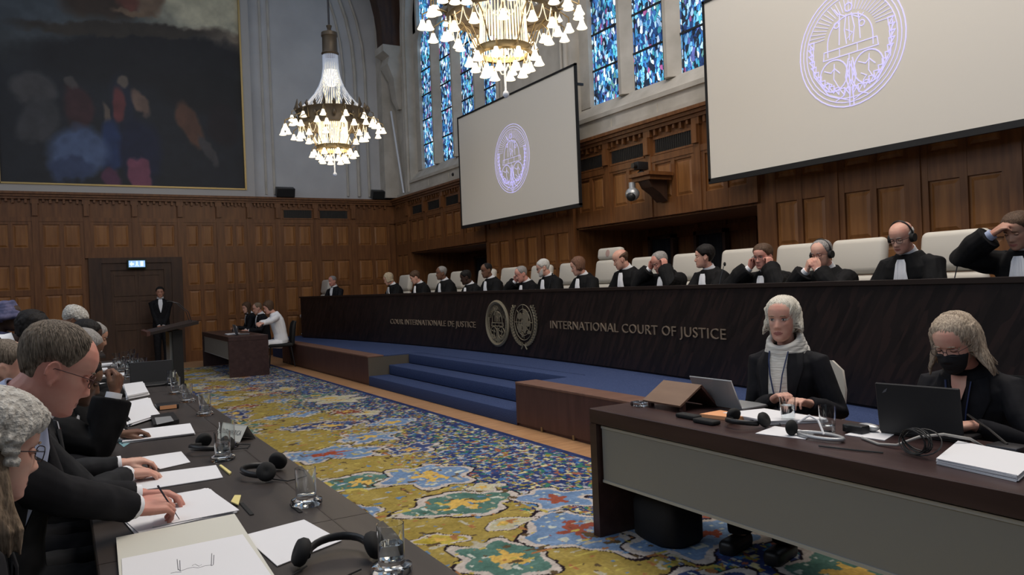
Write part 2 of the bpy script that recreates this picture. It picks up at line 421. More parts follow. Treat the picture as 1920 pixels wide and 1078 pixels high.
# blind arch mouldings of the far wall, corner pier
mb = MB()
for dx, r in ((0, .045), (.28, .035), (-.3, .03)):
    for sgn in (-1, 1):
        cx = 1.47; W = 5.35+dx
        pts = [(cx+sgn*W, WY-.02, 3.95), (cx+sgn*W, WY-.02, 7.2)]
        for a in np.linspace(.1, 1.15, 12): pts.append((cx+sgn*(W-9.5*(1-math.cos(a))), WY-.02, 7.2+9.5*math.sin(a)*.75))
        mb.tube(pts, r, 8)
for x in (4.42, 4.62): mb.box(x, x+.05, WY-.03, WY, 3.95, 12)
mb.box(7.42, WX, WY-.35, WY, 3.9, 12.5)
struct(mb.build('trim_3', M['stone'], smooth=60))
# corbel and timber brace
o = MB()
secs = [(6.15, .06, .08), (6.4, .16, .14), (6.9, .22, .18), (7.25, .40, .26), (7.45, .34, .24), (7.55, .52, .30), (7.72, .52, .30)]
rings = [[(WX-.02-d, 18.62-w, z), (WX-.02-d*1.0, 18.62+w, z), (WX+.02, 18.62+w, z), (WX+.02, 18.62-w, z)] for z, d, w in secs]
o.loft(rings)
struct(o.build('trim_4', M['stone'], smooth=40))
prof = []
for t in np.linspace(0, 1, 12): prof.append((WX-.5-1.9*t**2.0, 18.42, 7.72+3.6*t**.85))
poly = [(WX-.005, 18.42, 7.725)]+prof+[(WX-2.4, 18.42, 12), (WX-.005, 18.42, 12)]
tag(MB().prism(poly, (0, .4, 0)).build('timber_brace', M['oak_dark']), 'dark curved timber roof brace rising from a pale stone corbel in the far corner', 'beam')
# pale pole leaning in the corner
tag(MB().tube([(7.60, 18.80, 6.14), (7.74, 18.50, 3.975)], .026, 10).build('window_pole', M['white_paint']), 'long pale bluish pole leaning below the stone corbel in the corner', 'pole')

# ---- oak wainscot
def wains(mb, P, u0, u1, bays, rows, vents, top=3.87, base=0.0, frieze=True, gap=.07):
    """P(u, d, z) -> point; d = distance in front of the wall. slots: 0 frame 1 panel 2 grille"""
    def bx(a, b, d0, d1, z0, z1, mi=0):
        mb.mi = mi; mb.prism([P(a, d0, z0), P(b, d0, z0), P(b, d0, z1), P(a, d0, z1)], Vector(P(0, d1, 0))-Vector(P(0, d0, 0))); mb.mi = 0
    bx(u0, u1, 0, .03, base, top)
    bx(u0, u1, 0, .19, top-.05, top); bx(u0, u1, 0, .15, top-.10, top-.05); bx(u0, u1, 0, .11, top-.15, top-.10)
    bx(u0, u1, .03, .075, 3.24, 3.33)
    for (a, b) in bays:
        # pilaster at the bay's start
        bx(a-.06, a+.06, .03, .085, base, 3.62); bx(a-.05, a+.05, .03, .13, 3.36, 3.62); bx(a-.075, a+.075, .03, .10, 3.62, 3.74)
        nd_ = 3
        for q in range(nd_*2):                       # pendant drops of the cornice
            uu = a+.1+(b-a-.2)*(q+.5)/(nd_*2); bx(uu-.022, uu+.022, .03, .09, 3.66-.03*(q % 2), 3.73)
        w = (b-a); c = (a+b)/2
        for z0, z1 in rows:
            if z0 < base: continue
            for s0, s1 in ((a+.06+gap, c-gap*.55), (c+gap*.55, b-.06-gap)):
                bx(s0, s1, .03, .036, z0, z1, 1)
                # bevelled field
                mb.mi = 1; e = .035
                o_ = [P(s0+e*.6, .036, z0+e*.6), P(s1-e*.6, .036, z0+e*.6), P(s1-e*.6, .036, z1-e*.6), P(s0+e*.6, .036, z1-e*.6)]
                i_ = [P(s0+e*1.6, .05, z0+e*1.6), P(s1-e*1.6, .05, z0+e*1.6), P(s1-e*1.6, .05, z1-e*1.6), P(s0+e*1.6, .05, z1-e*1.6)]
                mb.loft([o_, i_]); mb.mi = 0
        # stiles and rails around panels
        zz = [z for r in rows for z in r if r[0] >= base]
        for s0, s1 in ((a+.06, a+.06+gap), (c-gap*.55, c+gap*.55), (b-.06-gap, b-.06)): bx(s0, s1, .03, .066, base, 3.24)
        edges_ = [base]+sorted(zz)+[3.24]
        for q in range(0, len(edges_), 2): bx(a+.06, b-.06, .03, .062, edges_[q], edges_[q+1])
    for a, b in vents: bx(a, b, .03, .045, 3.37, 3.57, 2)
    for a, b in vents:
        for q in range(int((b-a)/.045)): bx(a+q*.045, a+q*.045+.012, .045, .055, 3.37, 3.57, 2)
        bx(a-.03, b+.03, .03, .06, 3.57, 3.60); bx(a-.03, b+.03, .03, .06, 3.34, 3.37)
def bays_of(lst): return list(zip(lst[:-1], lst[1:]))
OAK = [M['oak'], M['oak_panel'], M['grille']]
Pb = lambda u, d, z: (u, WY-d, z)
rows = [(.25, .95), (1.04, 1.66), (1.78, 2.30), (2.68, 3.18)]
mb = MB(); wains(mb, Pb, -4.9, .55, bays_of([-4.15, -3.2, -2.26, -1.31, -.41, .55]), rows, [])
wains(mb, Pb, 2.45, 4.68, bays_of([2.45, 3.3, 4.0, 4.68]), rows, [])
wains(mb, Pb, 4.68, WX, bays_of([4.68, 5.62, 6.6, 7.66]), rows, [(4.84, 5.53), (5.75, 6.46)])
wains(mb, Pb, .55, 2.45, bays_of([.55, 1.5, 2.45]), [(2.68, 3.18)], [], base=2.44)
struct(mb.build('trim_5', OAK))
Pr = lambda u, d, z: (WX-d, u, z)
rows = [(.6, 1.15), (1.24, 1.76), (1.84, 2.38), (2.67, 3.20)]
mb = MB(); wains(mb, Pr, -3, 6.91, bays_of([-3, -2.1, -1.1, -.12, .86, 1.84, 2.81, 3.78, 4.76, 5.74, 6.71]), rows, [(.0, .7), (2.95, 3.6)])
struct(mb.build('trim_6', OAK))
mb = MB(); wains(mb, Pr, 6.91, 10.94, bays_of([6.91, 7.9, 8.93, 9.95, 10.88]), [(2.67, 3.20)], [(8.02, 8.8), (9.08, 9.85), (10.1, 10.8)], base=2.42)
wains(mb, Pr, 14.22, 18.2, bays_of([14.22, 15.2, 16.2, 17.2, 18.2]), [(2.67, 3.20)], [(14.4, 15.05), (15.4, 16.05), (16.4, 17.05), (17.35, 18.0)], base=2.42)
struct(mb.build('trim_7', OAK))
mb = MB(); wains(mb, Pr, 10.94, 14.22, bays_of([11.0, 12.06, 13.1, 14.16]), rows, [(11.2, 11.9)])
wains(mb, Pr, 18.2, WY, bays_of([18.26, 19.2]), rows, [])
struct(mb.build('trim_8', OAK))
# door in the far wall
mb = MB()
mb.box(.55, .80, WY-.12, WY, 0, 2.44).box(2.22, 2.45, WY-.12, WY, 0, 2.44).box(.80, 2.22, WY-.115, WY, 2.32, 2.44)
mb.box(.80, .97, WY-.086, WY, 0, 2.32).box(2.06, 2.22, WY-.086, WY, 0, 2.32).box(.97, 2.06, WY-.08, WY, 2.16, 2.32)
dr = empty('door_1', (0, 0, 0)); struct(dr); mb.build('door_frame', M['oak_dark'], dr)
mb = MB(); mb.mi = 0; mb.box(.97, 2.06, WY-.05, WY, 0.01, 2.16)
for x0, x1 in ((1.03, 1.50), (1.53, 2.00)):
    for z0, z1 in ((.15, .85), (.95, 1.5), (1.58, 2.08)):
        mb.box(x0, x1, WY-.067, WY-.05, z0, z0+.04).box(x0, x1, WY-.067, WY-.05, z1-.04, z1).box(x0, x0+.04, WY-.065, WY-.05, z0, z1).box(x1-.04, x1, WY-.065, WY-.05, z0, z1)
mb.build('door_leaf', grained('door_oak', (.05, .023, .012), (.085, .042, .022), (6, 6, 1), .5, 2), dr)
h = MB().cyl((1.99, WY-.05, 1.05), (1.99, WY-.11, 1.05), .015).tube([(1.99, WY-.11, 1.05), (1.87, WY-.11, 1.05)], .011)
h.build('door_handle', M['brass'], dr)
# exit sign
r_ = empty('exit_sign', (1.50, WY-.2, 2.19), 0, 'small lit blue and white exit sign above the dark oak door', 'sign')
MB().rbox(-.19, .19, 0, .08, 0, .20, .01).build('housing', M['sign_green'], r_)
MB().box(-.165, .165, -.006, 0, .03, .175).build('face', M['exit'], r_)
mk = MB()
def flat(mbx, poly, T): mbx.prism(poly, T)
mk.prism([(-.15, -.009, .10), (-.10, -.009, .16), (-.10, -.009, .12), (-.06, -.009, .12), (-.06, -.009, .08), (-.10, -.009, .08), (-.10, -.009, .045)], (0, .003, 0))
mk.ell((.0, -.008, .15), (.013, .002, .013)); mk.prism([(-.02, -.009, .135), (.02, -.009, .135), (.015, -.009, .09), (.035, -.009, .05), (.02, -.009, .045), (0, -.009, .08), (-.02, -.009, .05), (-.035, -.009, .055), (-.012, -.009, .095)], (0, .003, 0))
mk.prism([(.07, -.009, .05), (.13, -.009, .05), (.13, -.009, .16), (.07, -.009, .16)], (0, .003, 0))
mk.build('pictogram', M['exit_mark'], r_)

# ---- painting
def colour_grid(name, P, nu, nv, fn, material, parent=None):
    """grid of (nu x nv) vertices; P(u,v) array positions; fn -> sRGB colours (0-255)"""
    u, v = np.meshgrid(np.linspace(0, 1, nu), np.linspace(0, 1, nv), indexing='ij')
    pos = P(u, v).reshape(-1, 3); me = bpy.data.meshes.new(name)
    i = np.arange(nu*nv).reshape(nu, nv); q = np.stack([i[:-1, :-1], i[1:, :-1], i[1:, 1:], i[:-1, 1:]], -1).reshape(-1, 4)
    me.vertices.add(len(pos)); me.vertices.foreach_set('co', pos.ravel())
    me.loops.add(q.size); me.loops.foreach_set('vertex_index', q.ravel().astype(np.int32))
    me.polygons.add(len(q)); me.polygons.foreach_set('loop_start', np.arange(0, q.size, 4, dtype=np.int32)); me.update(calc_edges=True)
    col = fn(pos); col = np.clip(col, 0, 255)/255; col = np.where(col <= .04, col/12.92, ((col+.055)/1.055)**2.4)
    a = me.color_attributes.new('Col', 'FLOAT_COLOR', 'POINT'); a.data.foreach_set('color', np.c_[col, np.ones(len(col))].ravel())
    me.materials.append(material); return me
def vnoise(x, y, seed=0):
    def h(i, j):
        n = (i.astype(np.int64)*374761393+j.astype(np.int64)*668265263+seed*974711) & 0x7fffffff
        n = ((n ^ (n >> 13))*1274126177) & 0x7fffffff; return ((n ^ (n >> 16)) & 0xffff)/65535.
    i, j = np.floor(x), np.floor(y); fx, fy = x-i, y-j; fx = fx*fx*(3-2*fx); fy = fy*fy*(3-2*fy)
    return (h(i, j)*(1-fx)+h(i+1, j)*fx)*(1-fy)+(h(i, j+1)*(1-fx)+h(i+1, j+1)*fx)*fy
def fbm(x, y, seed=0, o=4): return sum(vnoise(x*2**k, y*2**k, seed+k)*.5**k for k in range(o))/sum(.5**k for k in range(o))
def paint(pos):
    # generic sombre allegory: pale sky, dark cloud bank, a few soft figures of colour, each brushed as blobs
    x, z = pos[:, 0], pos[:, 2]; n = fbm(x*1.4, z*1.4, 3); n2 = fbm(x*5, z*5, 9)
    col = np.zeros((len(x), 3)); col[:] = (30, 33, 40)
    def blob(cx, cz, rx, rz, c, rot=0, p=2, soft=.35, a=1.0):
        nonlocal col
        dx, dz = x-cx+(n-.5)*.35, z-cz+(n2-.5)*.22; ca, sa = math.cos(rot), math.sin(rot); dx, dz = dx*ca+dz*sa, -dx*sa+dz*ca
        d = (np.abs(dx/rx)**p+np.abs(dz/rz)**p)**(1/p); w = np.clip((1-d)/soft+.5, 0, 1)*a
        col = col*(1-w[:, None])+np.array(c)*w[:, None]
    up = np.clip((z-6.3)/1.2, 0, 1)[:, None]; col = col*(1-up)+np.array((66, 72, 74))*up
    blob(3.3, 8.8, 1.5, 1.3, (172, 166, 138), 0, 2, .7); blob(3.4, 7.45, .9, .4, (104, 92, 78)); blob(-.6, 8.4, 1.2, 1.2, (62, 70, 78))
    blob(1.9, 6.95, 2.4, .62, (26, 26, 30), .08); blob(1.4, 7.55, 2.0, .16, (52, 45, 38), .08); blob(3.2, 6.3, 1.2, .5, (24, 24, 27))
    blob(1.0, 8.3, .75, .55, (58, 44, 34), 0, 4); blob(1.55, 8.5, .32, .55, (104, 56, 44)); blob(2.0, 8.45, .3, .55, (112, 88, 68)); blob(1.7, 7.95, .5, .08, (112, 88, 66))
    blob(-.35, 6.05, .42, .38, (64, 62, 64)); blob(-.3, 5.4, .35, .5, (54, 54, 58), -.4); blob(.45, 5.75, .26, .5, (60, 34, 38)); blob(.4, 6.25, .13, .13, (74, 68, 66))
    blob(1.35, 5.5, .26, 1.0, (28, 34, 52)); blob(1.28, 5.85, .14, .42, (100, 46, 48)); blob(1.4, 6.42, .10, .14, (92, 80, 70)); blob(1.72, 5.95, .14, .30, (104, 80, 68), .5); blob(1.02, 5.55, .07, .35, (90, 76, 66), .2)
    blob(1.1, 4.9, .25, .6, (30, 48, 92)); blob(1.7, 4.8, .42, .75, (24, 30, 56))
    blob(2.75, 5.5, .22, .55, (88, 56, 42), .35); blob(3.45, 5.55, .35, .5, (30, 24, 28)); blob(3.1, 4.9, .12, .4, (62, 58, 60), .4)
    blob(.45, 4.75, .58, .55, (66, 84, 122)); blob(.35, 4.4, .45, .28, (48, 62, 98)); blob(1.1, 4.2, .18, .2, (84, 44, 70))
    blob(1.65, 4.36, .23, .34, (116, 58, 80), 0, 5, .2)
    col = col*.8+col.mean(1)[:, None]*.2; return col*(.95+.35*n2[:, None])+3
pr = empty('framed_painting', (1.47, WY-.16, 4.03), 0, 'huge dark oil painting of shadowy figures in a pale frame on the far wall', 'painting')
Pp = lambda u, v: np.stack([-1.0+4.92*u, np.full_like(u, WY-.13), 4.05+6.6*v], -1)
me = colour_grid('canvas', Pp, 200, 260, paint, M['canvas'])
cv = link('canvas', me, pr); cv.matrix_parent_inverse = Matrix.Translation((1.47, WY-.16, 4.03)).inverted()
fr = MB()
for (a, b, c, d) in ((-1.24, -1.0, 3.86, 10.9), (3.92, 4.14, 3.86, 10.9), (-1.0, 3.92, 3.86, 4.05), (-1.0, 3.92, 10.65, 10.9)):
    fr.box(a-1.47, b-1.47, -.02, .15, c-4.03, d-4.03)
fr.build('frame', M['frame_grey'], pr)
g = MB()
for (a, b, c, d) in ((-1.04, -.99, 4.02, 10.7), (3.91, 3.95, 4.02, 10.7), (-1.0, 3.92, 4.02, 4.055)):
    g.box(a-1.47, b-1.47, -.045, .03, c-4.03, d-4.03)
g.build('gilt_slip', M['gilt'], pr)

# ---- rug
def rug(pos):
    x, y = pos[:, 0], pos[:, 1]
    wx, wy = x+(fbm(x*3, y*3, 5)-.5)*.22, y+(fbm(x*3, y*3, 8)-.5)*.22
    n1 = fbm(x*9, y*9, 1, 3); n2 = fbm(x*22, y*22, 2, 2); n3 = vnoise(x*38, y*38, 4); r1 = vnoise(x*75, y*75, 6)
    gold = np.array((156, 137, 72.)); col = np.tile(gold, (len(x), 1))
    col += ((n1-.5)*26)[:, None]
    border = 2.48+(fbm(x*1.3, y*.9, 12)-.5)*1.2                      # ragged shore between gold field and blue border
    tr = np.clip((x-border)/.6, 0, 1)
    blue = np.array((50, 62, 108.))+((n1-.5)*40)[:, None]
    pick = (vnoise(x*24, y*24, 21)*.5+n3*.5) < (.16+.82*tr)
    col = np.where(pick[:, None] & (tr > .02)[:, None], blue, col)
    # flower specks in the border
    for sd, thr, c in ((31, .80, (168, 170, 176)), (37, .82, (150, 138, 62)), (41, .86, (72, 118, 168)), (43, .885, (150, 90, 70)), (47, .87, (58, 116, 96)), (53, .9, (206, 196, 150))):
        s = vnoise(x*30+sd, y*26-sd, sd); w = (s > thr-.075*tr) & (tr > .03)
        col = np.where(w[:, None], np.array(c, float), col)
    # medallions: outline, pale band, filling, blossom
    def med(cx, cy, rx, ry, fill, lobes=6, amp=.12, flower=(206, 170, 90), rot=0., band=(190, 180, 172)):
        nonlocal col
        dx, dy = wx-cx, wy-cy; ca, sa = math.cos(rot), math.sin(rot); dx, dy = (dx*ca+dy*sa)/rx, (-dx*sa+dy*ca)/ry
        d = np.hypot(dx, dy); th = np.arctan2(dy, dx); R = 1+amp*np.cos(lobes*th)
        q = d/R
        col = np.where((q < 1.08)[:, None], np.array((38, 28, 34.)), col)
        col = np.where((q < 1.02)[:, None], np.array(band, float), col)
        col = np.where((q < .86)[:, None], np.array(fill, float)+((n1-.5)*40)[:, None], col)
        f = q < .33*(1+.32*np.cos(5*th+cx*9)+1.1*(n2-.5))
        col = np.where(f[:, None], np.array(flower, float), col)
        sp = (q < .78) & (q > .45) & (vnoise(x*26, y*26, int(abs(cx*100)) % 91) > .8)
        col = np.where(sp[:, None], np.array((190, 196, 186.)), col)
    teal, sky, navy, cream, red = (84, 118, 108), (112, 138, 172), (62, 74, 116), (186, 180, 150), (138, 78, 62)
    for a in ((1.98, 3.62, .26, .34, teal, 6, .14), (2.28, 4.70, .40, .30, teal, 4, .18), (1.95, 5.75, .34, .30, teal, 5, .12), (2.45, 5.55, .34, .36, sky, 6, .2),
              (2.62, 3.72, .34, .42, sky, 4, .2, (146, 78, 62)), (2.35, 4.12, .16, .10, cream, 4, .1), (1.82, 4.12, .17, .11, (178, 160, 70), 4, .1), (2.9, 4.4, .28, .26, sky, 5, .2, (150, 80, 62)),
              (1.7, 4.95, .12, .2, sky, 4, .2), (1.55, 4.55, .08, .12, sky, 3, .2), (2.62, 4.95, .15, .12, cream, 5, .2), (2.05, 6.9, .45, .3, sky, 6, .2, (150, 70, 50)),
              (1.6, 6.2, .14, .11, cream, 5, .2), (2.7, 6.6, .3, .22, navy, 6, .2), (1.35, 3.3, .2, .25, teal, 6, .15), (1.3, 2.4, .3, .3, sky, 6, .15), (1.9, 2.6, .3, .35, teal, 6, .15),
              (2.5, 2.7, .35, .3, navy, 6, .2, (150, 80, 62)), (3.1, 3.3, .4, .35, sky, 6, .2, (150, 80, 62)), (3.3, 2.4, .3, .3, teal, 5, .2), (3.05, 1.9, .3, .25, red, 5, .2), (1.1, 4.2, .22, .22, sky, 5, .2)):
        med(*a)
    rnd = random.Random(5)
    for k in range(82):
        cy = 7.4+k*.125+rnd.uniform(-.1, .1); cx = rnd.uniform(.9, 3.2)
        med(cx, cy, rnd.uniform(.12, .34), rnd.uniform(.10, .28), rnd.choice((teal, sky, navy, cream, red, sky)), rnd.choice((4, 5, 6)), .2)
    # fine blossoms scattered on the gold
    for sd, thr, c in ((61, .865, (176, 170, 150)), (67, .88, (92, 76, 54)), (71, .9, (96, 128, 160)), (73, .895, (160, 110, 70)), (79, .9, (182, 166, 86))):
        w = (vnoise(x*17-sd, y*17+sd, sd) > thr) & (tr < .5)
        col = np.where(w[:, None], np.array(c, float), col)
    # plain outer stripe beside the parquet
    e = x > 3.70; col = np.where(e[:, None], blue*.9, col)
    return col*(.9+.2*r1[:, None])*.95
me1 = colour_grid('rug', lambda u, v: np.stack([.55+3.22*u, 1.4+5.2*v, np.full_like(u, .012)], -1), 300, 470, rug, M['rug'])
me2 = colour_grid('rug_far', lambda u, v: np.stack([.55+3.22*u, 6.6+10.8*v, np.full_like(u, .012)], -1), 160, 420, rug, M['rug'])
bm = bmesh.new(); bm.from_mesh(me1); bm.from_mesh(me2)
for (a, b, c, d) in ((.55, 3.77, -1.0, 1.4), (-3.8, .55, -1.0, 17.4)):
    vs = [bm.verts.new(p) for p in ((a, c, .012), (b, c, .012), (b, d, .012), (a, d, .012))]; bm.faces.new(vs)
    lay = bm.verts.layers.float_color['Col']
    for v in vs: v[lay] = (.11, .09, .03, 1)
vs = [bm.verts.new(p) for p in ((-3.8, -1, 0), (3.77, -1, 0), (3.77, 17.4, 0), (-3.8, 17.4, 0))]
vt = [bm.verts.new(p) for p in ((-3.8, -1, .0115), (3.77, -1, .0115), (3.77, 17.4, .0115), (-3.8, 17.4, .0115))]
for q in range(4): bm.faces.new((vs[q], vs[(q+1) % 4], vt[(q+1) % 4], vt[q]))
bm.to_mesh(me1); bm.free()
tag(link('patterned_rug', me1), 'large gold and blue patterned carpet with medallions between the tables and the steps', 'carpet')
# ------------------------------------------------------------------ platform, steps, bench
PZ = .45
mb = MB().box(5.0, WX-.035, -3, 18.9, 0, PZ).box(4.36, 5.0, -3, 6.96, 0, PZ).box(4.36, 5.0, 11.52, 18.9, 0, PZ)
pf = mb.build('platform_carpet', M['carpet_blue']); tag(pf, 'raised platform covered with plain blue carpet below the long bench', 'platform')
st = empty('carpeted_steps', (4.1, 9.24, 0), 0, 'three wide blue carpeted steps leading up to the bench platform', 'steps')
for k, (a, b) in enumerate(((4.1, 4.44), (4.44, 4.78), (4.78, 4.98))):
    MB().rbox(a-4.1, (b if k < 2 else 4.998)-4.1, -2.255, 2.255, 0 if k == 0 else .15*k+.0005, .15*(k+1)+(-.0008 if k == 2 else 0), .012, 2).build('step', M['carpet_blue'], st, smooth=40)
def clad(y0, y1, label):
    r = empty('platform_block', (4.1, (y0+y1)/2, 0), 0, label, 'platform'); h = (y1-y0)/2
    MB().box(0, .1, -h, h, 0.03, PZ-.005).box(.02, .1, -h, h, 0, .03).build('front_panel', M['cladding'], r)
    MB().rbox(-.005, .26, -h-.005, h+.005, PZ-.012, PZ+.012, .004, 1).build('edging', M['cladding_edge'], r)
    for s in (-1, 1): MB().box(.0, .88, s*h-(.0 if s > 0 else .005), s*h+(.005 if s > 0 else .0), 0, PZ-.013).build('side_panel', M['cladding_grey'] if y0 > 10 else M['chrome'] if False else M['cladding'], r)
    for q in (.2, .75): MB().box(-.006, .0, h-.3-q, h-.27-q, .0, .05).build('metal_clip', M['brass'], r)
clad(11.5, 16.9, 'dark red-brown wooden platform side at the far end of the steps')
clad(-1.5, 6.98, 'dark red-brown wooden platform side at the near end of the steps')
# bench
bn = empty('judges_bench', (XC, YC, PZ), 0, 'very long curved dark wooden bench with gilt lettering and two round emblems', 'bench')
def arc_slab(mb, y0, y1, o0, o1, z0, z1, n=60):
    rings = []
    for y in np.linspace(y0, y1, n):
        a, b = arc_x(y, o0)-XC, arc_x(y, o1)-XC; yy = y-YC
        rings.append([(a, yy, z0-PZ), (b, yy, z0-PZ), (b, yy, z1-PZ), (a, yy, z1-PZ)])
    mb.loft(rings)
YB0, YB1 = 1.2, 18.05
fb = MB(); arc_slab(fb, YB0, YB1, 0, .07, PZ+.02, 1.375); arc_slab(fb, YB0, YB1, .03, .07, PZ, PZ+.02); fb.build('front_panel', M['bench'], bn)
tb = MB(); arc_slab(tb, YB0-.02, YB1+.02, -.02, .16, 1.375, 1.41); tb.build('top_ledge', M['bench_top'], bn)
tb = MB(); arc_slab(tb, YB0, YB1, .07, .62, 1.16, 1.19); tb.build('desk_surface', M['bench_top'], bn)
for y in (YB0+.03, YB1-.03):
    e = MB(); arc_slab(e, y-.03, y+.03, .07, .62, PZ, 1.16, 2); e.build('end_panel', M['bench'], bn)
def bench_pt(y, z, h=0): return Vector((arc_x(y)-XC-h, y-YC, z-PZ))
def text_mesh(body, width, cap):
    cu = bpy.data.curves.new('txt', 'FONT'); cu.body = body; cu.size = 1; cu.extrude = .02; cu.resolution_u = 3; cu.space_character = 1.08; cu.offset = -.004
    o = bpy.data.objects.new('txt', cu); C.objects.link(o); dg = bpy.context.evaluated_depsgraph_get(); dg.update()
    me = bpy.data.meshes.new_from_object(o.evaluated_get(dg)); bpy.data.objects.remove(o)
    co = np.array([v.co[:] for v in me.vertices]); mn, mx = co.min(0), co.max(0)
    co = (co-mn)/(mx-mn+1e-9)*np.array((width, cap, 1.)); return me, co
for body, ya, yb, z0, cap in (('COUR INTERNATIONALE DE JUSTICE', 13.93, 10.78, .80, .125), ('INTERNATIONAL COURT OF JUSTICE', 8.61, 5.24, .852, .135)):
    me, co = text_mesh(body, ya-yb, cap)
    gaps = sorted((min(co[i, 0] for i in pl.vertices), max(co[i, 0] for i in pl.vertices)) for pl in me.polygons); cuts = []; hi_ = gaps[0][1]
    for a, b in gaps:
        if a-hi_ > .035: cuts.append((a+hi_)/2)
        hi_ = max(hi_, b)
    for w in range(len(cuts)+1):
        lo, up = ([-9]+cuts)[w], (cuts+[99])[w]; wm = MB()
        wm.v = [tuple(bench_pt(ya-c[0], z0+c[1], .004+.012*c[2])) for c in co]; wm.f = [tuple(pl.vertices) for pl in me.polygons if lo < co[pl.vertices[0], 0] < up]
        m2 = wm.mesh('gilt_word'); bm = bmesh.new(); bm.from_mesh(m2); bmesh.ops.delete(bm, geom=[v for v in bm.verts if not v.link_faces], context='VERTS'); bm.to_mesh(m2); bm.free()
        m2.materials.append(M['letters']); link('gilt_word', m2, bn)
# emblem drawings as poly-lines in the unit disc
def circ(cx, cy, r, n=40, a0=0, a1=2*PI): return [(cx+r*math.cos(a0+(a1-a0)*k/n), cy+r*math.sin(a0+(a1-a0)*k/n)) for k in range(n+1)]
def court_lines():
    L = [(circ(0, 0, 1), 1.0), (circ(0, 0, .93, 40), .7), (circ(0, 0, .86), .7)]
    for k in range(27):                                     # rays
        a = math.radians(12+156*k/26); L.append(([(.50*math.cos(a), .16+.44*math.sin(a)), (.82*math.cos(a), .10+.72*math.sin(a))], .45))
    L.append((circ(0, .10, .43, 20, 0, PI), .8))
    L += [([(-.43, .10), (-.43, -.08)], .8), ([(.43, .10), (.43, -.08)], .8)]
    # standing figure between columns
    L += [([(-.20, .08), (-.17, .62)], .8), ([(.20, .08), (.18, .52)], .8), ([(-.06, .06), (-.09, .3), (-.05, .55)], .8), ([(.06, .06), (.10, .3), (.05, .55)], .8), (circ(0, .66, .07, 10), .8),
          ([(-.05, .52), (-.2, .60), (-.27, .70)], .8), ([(.05, .52), (.2, .42), (.28, .48)], .7), ([(-.06, .3), (.06, .22), (-.04, .14)], .6), ([(.0, .5), (.0, .1)], .6), (circ(-.24, .42, .05, 8), .7), (circ(.24, .32, .05, 8), .7)]
    L += [([(-.50, .02), (.50, .02)], .8), ([(-.52, -.12), (.52, -.12)], .8), ([(-.2, .02), (-.2, -.12)], .6), ([(.14, .02), (.14, -.12)], .6), ([(-.02, -.12), (-.02, -.22)], .6), ([(-.50, .02), (-.52, -.12)], .7), ([(.50, .02), (.52, -.12)], .7)]
    for s in (-1, 1):                                       # two globes
        L.append((circ(s*.33, -.42, .27, 24), 1.0))
        L += [([(s*.33-.18, -.30), (s*.33-.05, -.36), (s*.33+.02, -.30), (s*.33+.12, -.40)], .8), ([(s*.33+.02, -.22), (s*.33+.0, -.48), (s*.33+.08, -.62)], .7), ([(s*.33-.14, -.5), (s*.33-.04, -.56), (s*.33-.1, -.62)], .7)]
        # laurel
        for k in range(13):
            a = math.radians(-85+k*8.2); r = .77
            cx, cy = s*r*math.cos(a), r*math.sin(a)
            for d in (-.05, .05): L.append(([(cx-s*.04, cy-.04), (cx+s*d, cy+.03+abs(d)), (cx+s*.02, cy+.08)], .8))
        L.append(([(s*.05, -.9), (s*.45, -.72), (s*.72, -.35), (s*.78, .2)], .8))
        L += [([(s*.04, -.2), (s*.1, -.5), (s*.03, -.75), (s*.04, -1)], .9), ([(s*.02, -.25), (s*.03, -.6), (s*.15, -.8), (s*.3, -.86)], .8), ([(0, -.3), (s*.06, -.45), (0, -.6), (s*.05, -.72)], .7)]
    return L
def un_lines():
    L = [(circ(0, .06, r, 36), .8) for r in (.17, .34, .52, .70)]
    for k in range(4):
        a = PI*k/4+PI/8*0; L.append(([(-.70*math.cos(a), .06-.64*math.sin(a)), (.70*math.cos(a), .06+.70*math.sin(a))], .6))
    for s in (-1, 1):
        st_ = [(s*(.90*math.cos(math.radians(a))), .02+.90*math.sin(math.radians(a))) for a in range(-78, 56, 8)]
        L.append((st_, 1.3))
        for k in range(0, len(st_)-1):
            x, y = st_[k]; L.append(([(x, y), (x+s*.10, y+.02), (x+s*.13, y+.12)], 1.6)); L.append(([(x, y), (x-s*.06, y+.04), (x-s*.05, y+.12)], 1.4))
        L.append(([(s*.05, -.82), (s*.16, -.95), (s*.22, -1.0)], 1.6))
    return L
def land(mbx, P):
    rnd = random.Random(3)
    for cx, cy, rx, ry in ((-.26, .30, .19, .15), (.18, .28, .27, .19), (-.30, -.16, .16, .20), (.10, -.12, .17, .26), (.36, .02, .17, .15), (.40, -.32, .13, .09), (.0, .10, .13, .09), (-.1, -.42, .09, .12), (.14, .48, .14, .10)):
        n = 14; poly = [P(cx+rx*math.cos(2*PI*k/n)*rnd.uniform(.65, 1.15), cy+ry*math.sin(2*PI*k/n)*rnd.uniform(.65, 1.15)) for k in range(n)]
        mbx.prism([p[0] for p in poly], poly[0][1])
def emblem(name, lines, cy, cz, R, un=False):
    e = MB()
    for pts, w in lines(): e.tube([bench_pt(cy-x*R, cz+z*R, .008) for x, z in pts], .0085*w, 5)
    if un: land(e, lambda x, z: (bench_pt(cy-x*R, cz+z*R, .002), Vector((-.012, 0, 0))))
    rim = MB()
    return e.build(name, M['gold'], bn, smooth=50)
e1 = emblem('court_emblem', court_lines, 10.09, .915, .345)
r_ = MB().tube([bench_pt(10.09-.325*math.cos(a), .915+.325*math.sin(a), .006) for a in np.linspace(0, 2*PI, 41)[:-1]], .028, 6, closed=True, flat=None)
r_.build('emblem_rim', M['gold'], bn, smooth=50)
emblem('united_nations_emblem', un_lines, 9.33, .925, .36, True)

